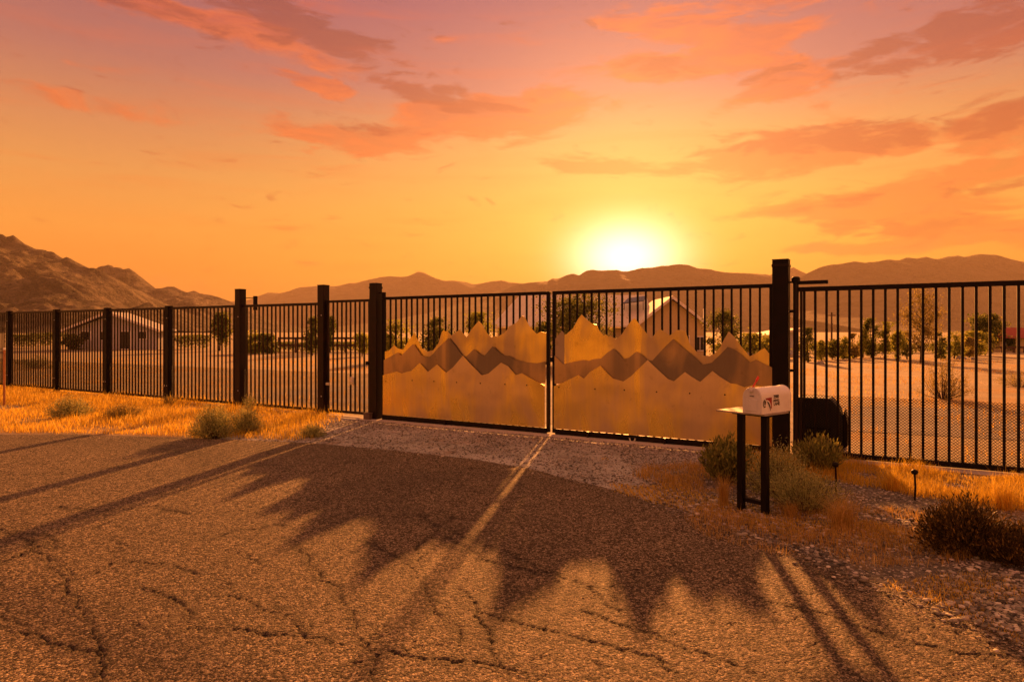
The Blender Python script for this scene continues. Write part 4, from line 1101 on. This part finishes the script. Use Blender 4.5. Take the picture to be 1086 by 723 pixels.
hedge(186, 222, 370, 355, 'low hedge between the grey house and the first tall post', M_TREE, 2)
hedge(294, 400, 373, 363, 'low scrub along the dark ranch fence', M_TREE, 3)
hedge(400, 560, 374, 362, 'low scrub beyond the gate, behind the round trees', M_GREEN, 4)
hedge(835, 1050, 374, 364, 'distant low scrub behind the row of young trees', M_GREEN, 5)
hedge(755, 835, 374, 364, 'low scrub right of the yellow house', M_YTREE, 6)
# shrubs beyond the fence
def twiggy(label, px, py, w, h, m, seed, nl=900):
    bush('bare_shrub', label, 'shrub', px, py, w, h, m, 60, nl, .05, 'round', None, seed)
twiggy('bare twiggy tan shrub on the sand behind the right fence', 1000, 423, 1.15, .85, M_TANL, 31, 2400)
twiggy('bare twiggy shrub behind the fence at the right edge', 1082, 410, 1.2, .4, M_TANL, 32, 900)
twiggy('dark twiggy shrub behind the fence near the left edge', 40, 391, 1.1, .55, M_TREE, 33, 1800)
twiggy('low dark shrub left of the twiggy one behind the fence', 24, 386, 1.0, .25, M_TREE, 34, 700)

# ------------------------------------------------------------------ houses and far structures
def house_left():
    _, Y = gp(120, 370.5)
    x0, x1 = (68-543)/F*Y, (172-543)/F*Y; xa = (117-543)/F*Y
    t = thing('gable_house', 'low grey house with a white-edged gable roof seen through the left fence', 'house', ((x0+x1)/2, Y, 0))
    cx = (x0+x1)/2; ze, za = zat(351, Y), zat(332, Y); D = 2.2
    MB().plate([(x0-cx+.35, 0), (x1-cx-.35, 0), (x1-cx-.35, ze), (xa-cx, za-.15), (x0-cx+.35, ze)], 0, D).build('wall', M_GREYWALL, t)
    rf = MB()
    for (ax, az, bx, bz) in ((x0-cx, ze-.02, xa-cx, za), (xa-cx, za, x1-cx, ze-.02)):
        rf.add([(ax, -.4, az), (bx, -.4, bz), (bx, D+.3, bz), (ax, D+.3, az), (ax, -.4, az+.10), (bx, -.4, bz+.10), (bx, D+.3, bz+.10), (ax, D+.3, az+.10)],
               [(0, 3, 2, 1), (4, 5, 6, 7), (0, 1, 5, 4), (1, 2, 6, 5), (2, 3, 7, 6), (3, 0, 4, 7)])
    rf.build('roof', M_GREYWALL, t)
    for (ax, az, bx, bz) in ((x0-cx, ze-.02, xa-cx, za), (xa-cx, za, x1-cx, ze-.02)):
        MB().add([(ax, -.46, az-.06), (bx, -.46, bz-.06), (bx, -.405, bz-.06), (ax, -.405, az-.06), (ax, -.46, az+.13), (bx, -.46, bz+.13), (bx, -.405, bz+.13), (ax, -.405, az+.13)],
                 []) 
        b = MB(); b.add([(ax, -.46, az-.06), (bx, -.46, bz-.06), (bx, -.405, bz-.06), (ax, -.405, az-.06), (ax, -.46, az+.13), (bx, -.46, bz+.13), (bx, -.405, bz+.13), (ax, -.405, az+.13)],
               [(0, 3, 2, 1), (4, 5, 6, 7), (0, 1, 5, 4), (1, 2, 6, 5), (2, 3, 7, 6), (3, 0, 4, 7)]); b.build('fascia', M_TRIM, t)
    for k, (wx, ww, z0, z1) in enumerate(((-2.2, .9, .7, 1.5), (-.6, .8, .7, 1.5), (1.0, .9, .0, 1.5), (2.4, .7, .8, 1.5))):
        w = MB().box(wx-ww/2, wx+ww/2, -.05, -.002, z0, z1).build('door' if z0 == 0 else 'window', M_TRIM, t)
        MB().box(wx-ww/2+.07, wx+ww/2-.07, -.065, -.052, z0+.07, z1-.07).build('pane', M_GLASS, w)
house_left()

def house_main():
    Y0 = 40.0; xa = (712-543)/F*Y0; x1 = (752-543)/F*Y0; xl = (672-543)/F*Y0
    za, ze = zat(315.5, Y0), zat(346.5, Y0)
    t = thing('yellow_house', 'pale yellow gabled house with a white metal roof behind the right gate leaf', 'house', (xa, Y0, 0))
    MB().plate([(xl-xa+.2, 0), (x1-xa-.2, 0), (x1-xa-.2, ze+.12), (0, za-.10), (xl-xa+.2, ze+.12)], 0, 5).build('wall', M_STUCCO, t)
    # roof slopes of the gable, ridge running back and to the left
    def slab(a, b, c, d, th=.09):
        A = [Vector(p) for p in (a, b, c, d)]; v = [tuple(p) for p in A]+[tuple(p+Vector((0, 0, th))) for p in A]
        m = MB(); m.add(v, [(0, 3, 2, 1), (4, 5, 6, 7), (0, 1, 5, 4), (1, 2, 6, 5), (2, 3, 7, 6), (3, 0, 4, 7)]); return m
    slab((x1-xa, -.35, ze), (0, -.35, za), (0, 5.2, za), (x1-xa, 5.2, ze)).build('roof', M_ROOFW, t)
    slab((0, -.35, za), (xl-xa, -.35, ze), (xl-xa, 5.2, ze), (0, 5.2, za)).build('roof', M_ROOFW, t)
    for sx, ex in ((x1-xa, 1), (xl-xa, -1)):
        slab((sx, -.40, ze-.10), (0, -.40, za-.10), (0, -.352, za-.10), (sx, -.352, ze-.10), .20).build('fascia', M_TRIM, t)
    # long wing to the left with a broad white roof facing us
    wx0, wx1 = (520-543)/F*Y0-xa, (700-543)/F*Y0-xa; rx0 = (552-543)/F*Y0-xa
    zr = zat(314, Y0+4); ze2 = zat(347, Y0+1.2)
    MB().box(wx0+.4, wx1-.2, 1.8, 7, 0, ze2-.03).build('wing_wall', M_STUCCO, t)
    slab((wx0, 1.2, ze2), (wx1, 1.2, ze2), (wx1, 4.2, zr), (rx0, 4.2, zr)).build('wing_roof', M_ROOFW, t)
    slab((rx0, 4.25, zr), (wx1, 4.25, zr), (wx1, 7.3, ze2), (wx0, 7.3, ze2)).build('wing_roof', M_ROOFW, t)
    # ribs of the metal roof
    rib = MB()
    for k in range(18):
        u = (k+.5)/18; xb = wx0+(wx1-wx0)*u; xt = rx0+(wx1-rx0)*u
        rib.tube([(xb, 1.2, ze2+.10), (xt, 4.2, zr+.10)], .018, 4)
    rib.build('roof_rib', M_ROOFW, t)
    # tilted solar rack on the roof
    sx = (684-543)/F*Y0-xa; sz = zat(321, Y0+3)
    pr = slab((sx-1.0, 2.0, sz-.12), (sx+.35, 2.0, sz+.05), (sx+.75, 3.0, sz+.42), (sx-.5, 3.0, sz+.25), .05).build('solar_panel', M_GLASS, t)
    MB().tube([(sx-.9, 2.05, sz-.5), (sx-.9, 2.05, sz-.1)], .02, 5).build('panel_strut', M_BLACK, pr)
    MB().tube([(sx+.3, 2.05, sz-.5), (sx+.3, 2.05, sz+.04)], .02, 5).build('panel_strut', M_BLACK, pr)
    # flue, window, cooler box
    fx = (749.5-543)/F*Y0-xa; MB().box(fx-.07, fx+.07, .4, .54, ze-.1, zat(327, Y0)).build('flue', M_TRIM, t)
    for px, ww, z0, z1 in ((742, .55, .25, 1.15), (727, .5, .6, 1.2)):
        wx = (px-543)/F*Y0-xa; w = MB().box(wx-ww/2, wx+ww/2, -.06, -.003, z0, z1).build('window', M_TRIM, t)
        MB().box(wx-ww/2+.06, wx+ww/2-.06, -.075, -.062, z0+.06, z1-.06).build('pane', M_GLASS, w)
        MB().box(wx-.015, wx+.015, -.082, -.076, z0+.06, z1-.06).build('mullion', M_TRIM, w)
house_main()

def shed(px0, px1, pye, pyb, label):
    Y = HC*F/(pyb-HOR); x0, x1 = (px0-543)/F*Y, (px1-543)/F*Y; cx = (x0+x1)/2; W = (x1-x0)/2; ze = zat(pye, Y)
    t = thing('shed', label, 'shed', (cx, Y, 0))
    MB().plate([(-W+.2, 0), (W-.2, 0), (W-.2, ze+.25), (-W+.2, ze-.25)], 0, 3).build('wall', M_GREYWALL, t)
    b = MB(); b.add([(-W, -.3, ze-.30), (W, -.3, ze+.30), (W, 3.2, ze+.30), (-W, 3.2, ze-.30), (-W, -.3, ze-.18), (W, -.3, ze+.42), (W, 3.2, ze+.42), (-W, 3.2, ze-.18)],
                    [(0, 3, 2, 1), (4, 5, 6, 7), (0, 1, 5, 4), (1, 2, 6, 5), (2, 3, 7, 6), (3, 0, 4, 7)]); b.build('roof', M_ROOFW, t)
    w = MB().box(-.5, .3, -.04, -.002, .4, ze-.4).build('window', M_TRIM, t); MB().box(-.43, .23, -.055, -.042, .47, ze-.47).build('pane', M_GLASS, w)
shed(798, 848, 355, 376, 'white-roofed shed just behind the black gate post')

def house_red():
    Y = 46.0; x0 = (1060-543)/F*Y; x1 = (1130-543)/F*Y; xr0 = (1066-543)/F*Y; ze, zr = zat(358.5, Y), zat(347, Y)
    cx = (x0+x1)/2
    t = thing('red_roofed_house', 'tan house with a red tile roof behind the fence at the right edge', 'house', (cx, Y, 0))
    MB().box(x0-cx+.4, x1-cx-.4, .5, 5, 0, ze-.01).build('wall', M_STUCCO, t)
    r_ = MB(); r_.add([(x0-cx, 0, ze), (x1-cx, 0, ze), (x1-cx, 5.5, ze), (x0-cx, 5.5, ze), (xr0-cx+.6, 2.7, zr), (x1-cx-1, 2.7, zr)],
                      [(0, 1, 5, 4), (1, 2, 5), (2, 3, 4, 5), (3, 0, 4), (0, 3, 2, 1)]); r_.build('roof', M_ROOFR, t)
    for wx in (-1.2, .2):
        w = MB().box(wx-.35, wx+.35, .44, .497, .35, ze-.15).build('window', M_TRIM, t)
        MB().box(wx-.29, wx+.29, .42, .438, .41, ze-.21).build('pane', M_GLASS, w)
house_red()

def ranch_fence(px0, px1, py, ztop, label, n, slats=(1.0,), m=M_DEAD):
    x0, Y = gp(px0, py); x1, _ = gp(px1, py)
    t = thing('ranch_fence', label, 'fence', (x0, Y, 0))
    for k in range(n): 
        xx = (x1-x0)*k/(n-1)
        MB().box(xx-.06, xx+.06, -.06, .06, 0, ztop).build('post', m, t)
    for z in slats: MB().box(0, x1-x0, -.09, -.062, z*ztop-.14, z*ztop).build('rail', m, t)
ranch_fence(296, 402, 374, 1.05, 'dark rail fence beyond the yard, seen through the left posts', 7, (1.0, .55))
ranch_fence(1052, 1110, 374, .22*2, 'low dark rail fence in front of the red-roofed house', 6, (1.0,))
def pole(px, py, top, label, wires=None):
    x, Y = gp(px, py); h = zat(top, Y)
    t = thing('utility_pole', label, 'pole', (x, Y, 0))
    MB().tube([(0, 0, 0), (0, 0, h)], [.07, .05], 7).build('shaft', M_DEAD, t)
    MB().box(-.25, .25, -.03, .03, h-.25, h-.19).build('crossarm', M_DEAD, t)
pole(882, 374, 331, 'thin utility pole rising behind the row of young trees')
def boulder(px, py, wpx, label, seed):
    x, Y = gp(px, py); w = wpx*Y/F/2; r = np.random.default_rng(seed)
    mb = MB(); n = 10; rings = [(1.0, 0), (1.05, .35), (.8, .75), (.35, 1.0)]
    vs = []; 
    for rr, z in rings:
        for k in range(n):
            a = 2*math.pi*k/n; q = w*rr*r.uniform(.8, 1.15); vs.append((q*math.cos(a), q*.7*math.sin(a), z*w*.75*r.uniform(.85, 1.1)))
    fs = []
    for i in range(3):
        for k in range(n): fs.append((i*n+k, i*n+(k+1) % n, (i+1)*n+(k+1) % n, (i+1)*n+k))
    fs.append(tuple(3*n+k for k in range(n))); mb.add(vs, fs)
    o = mb.build('boulder', M_STONE, loc=(x, Y, 0)); tag(o, label, 'rock', 'rocks lying on the sand beyond the fence')
for k, (px, py, w, lab) in enumerate([(1019, 381, 10, 'brown rock on the sand left of the dark pine'), (1033, 381, 6, 'small brown rock beside the bigger one near the pine'),
        (958, 384, 7, 'dark rock at the foot of the bushy tree left of the tall tree'), (798, 373, 12, 'pale rock heap in front of the shed'), (870, 386, 8, 'dark rock under the small tree left of the pole')]): boulder(px, py, w, lab, k)
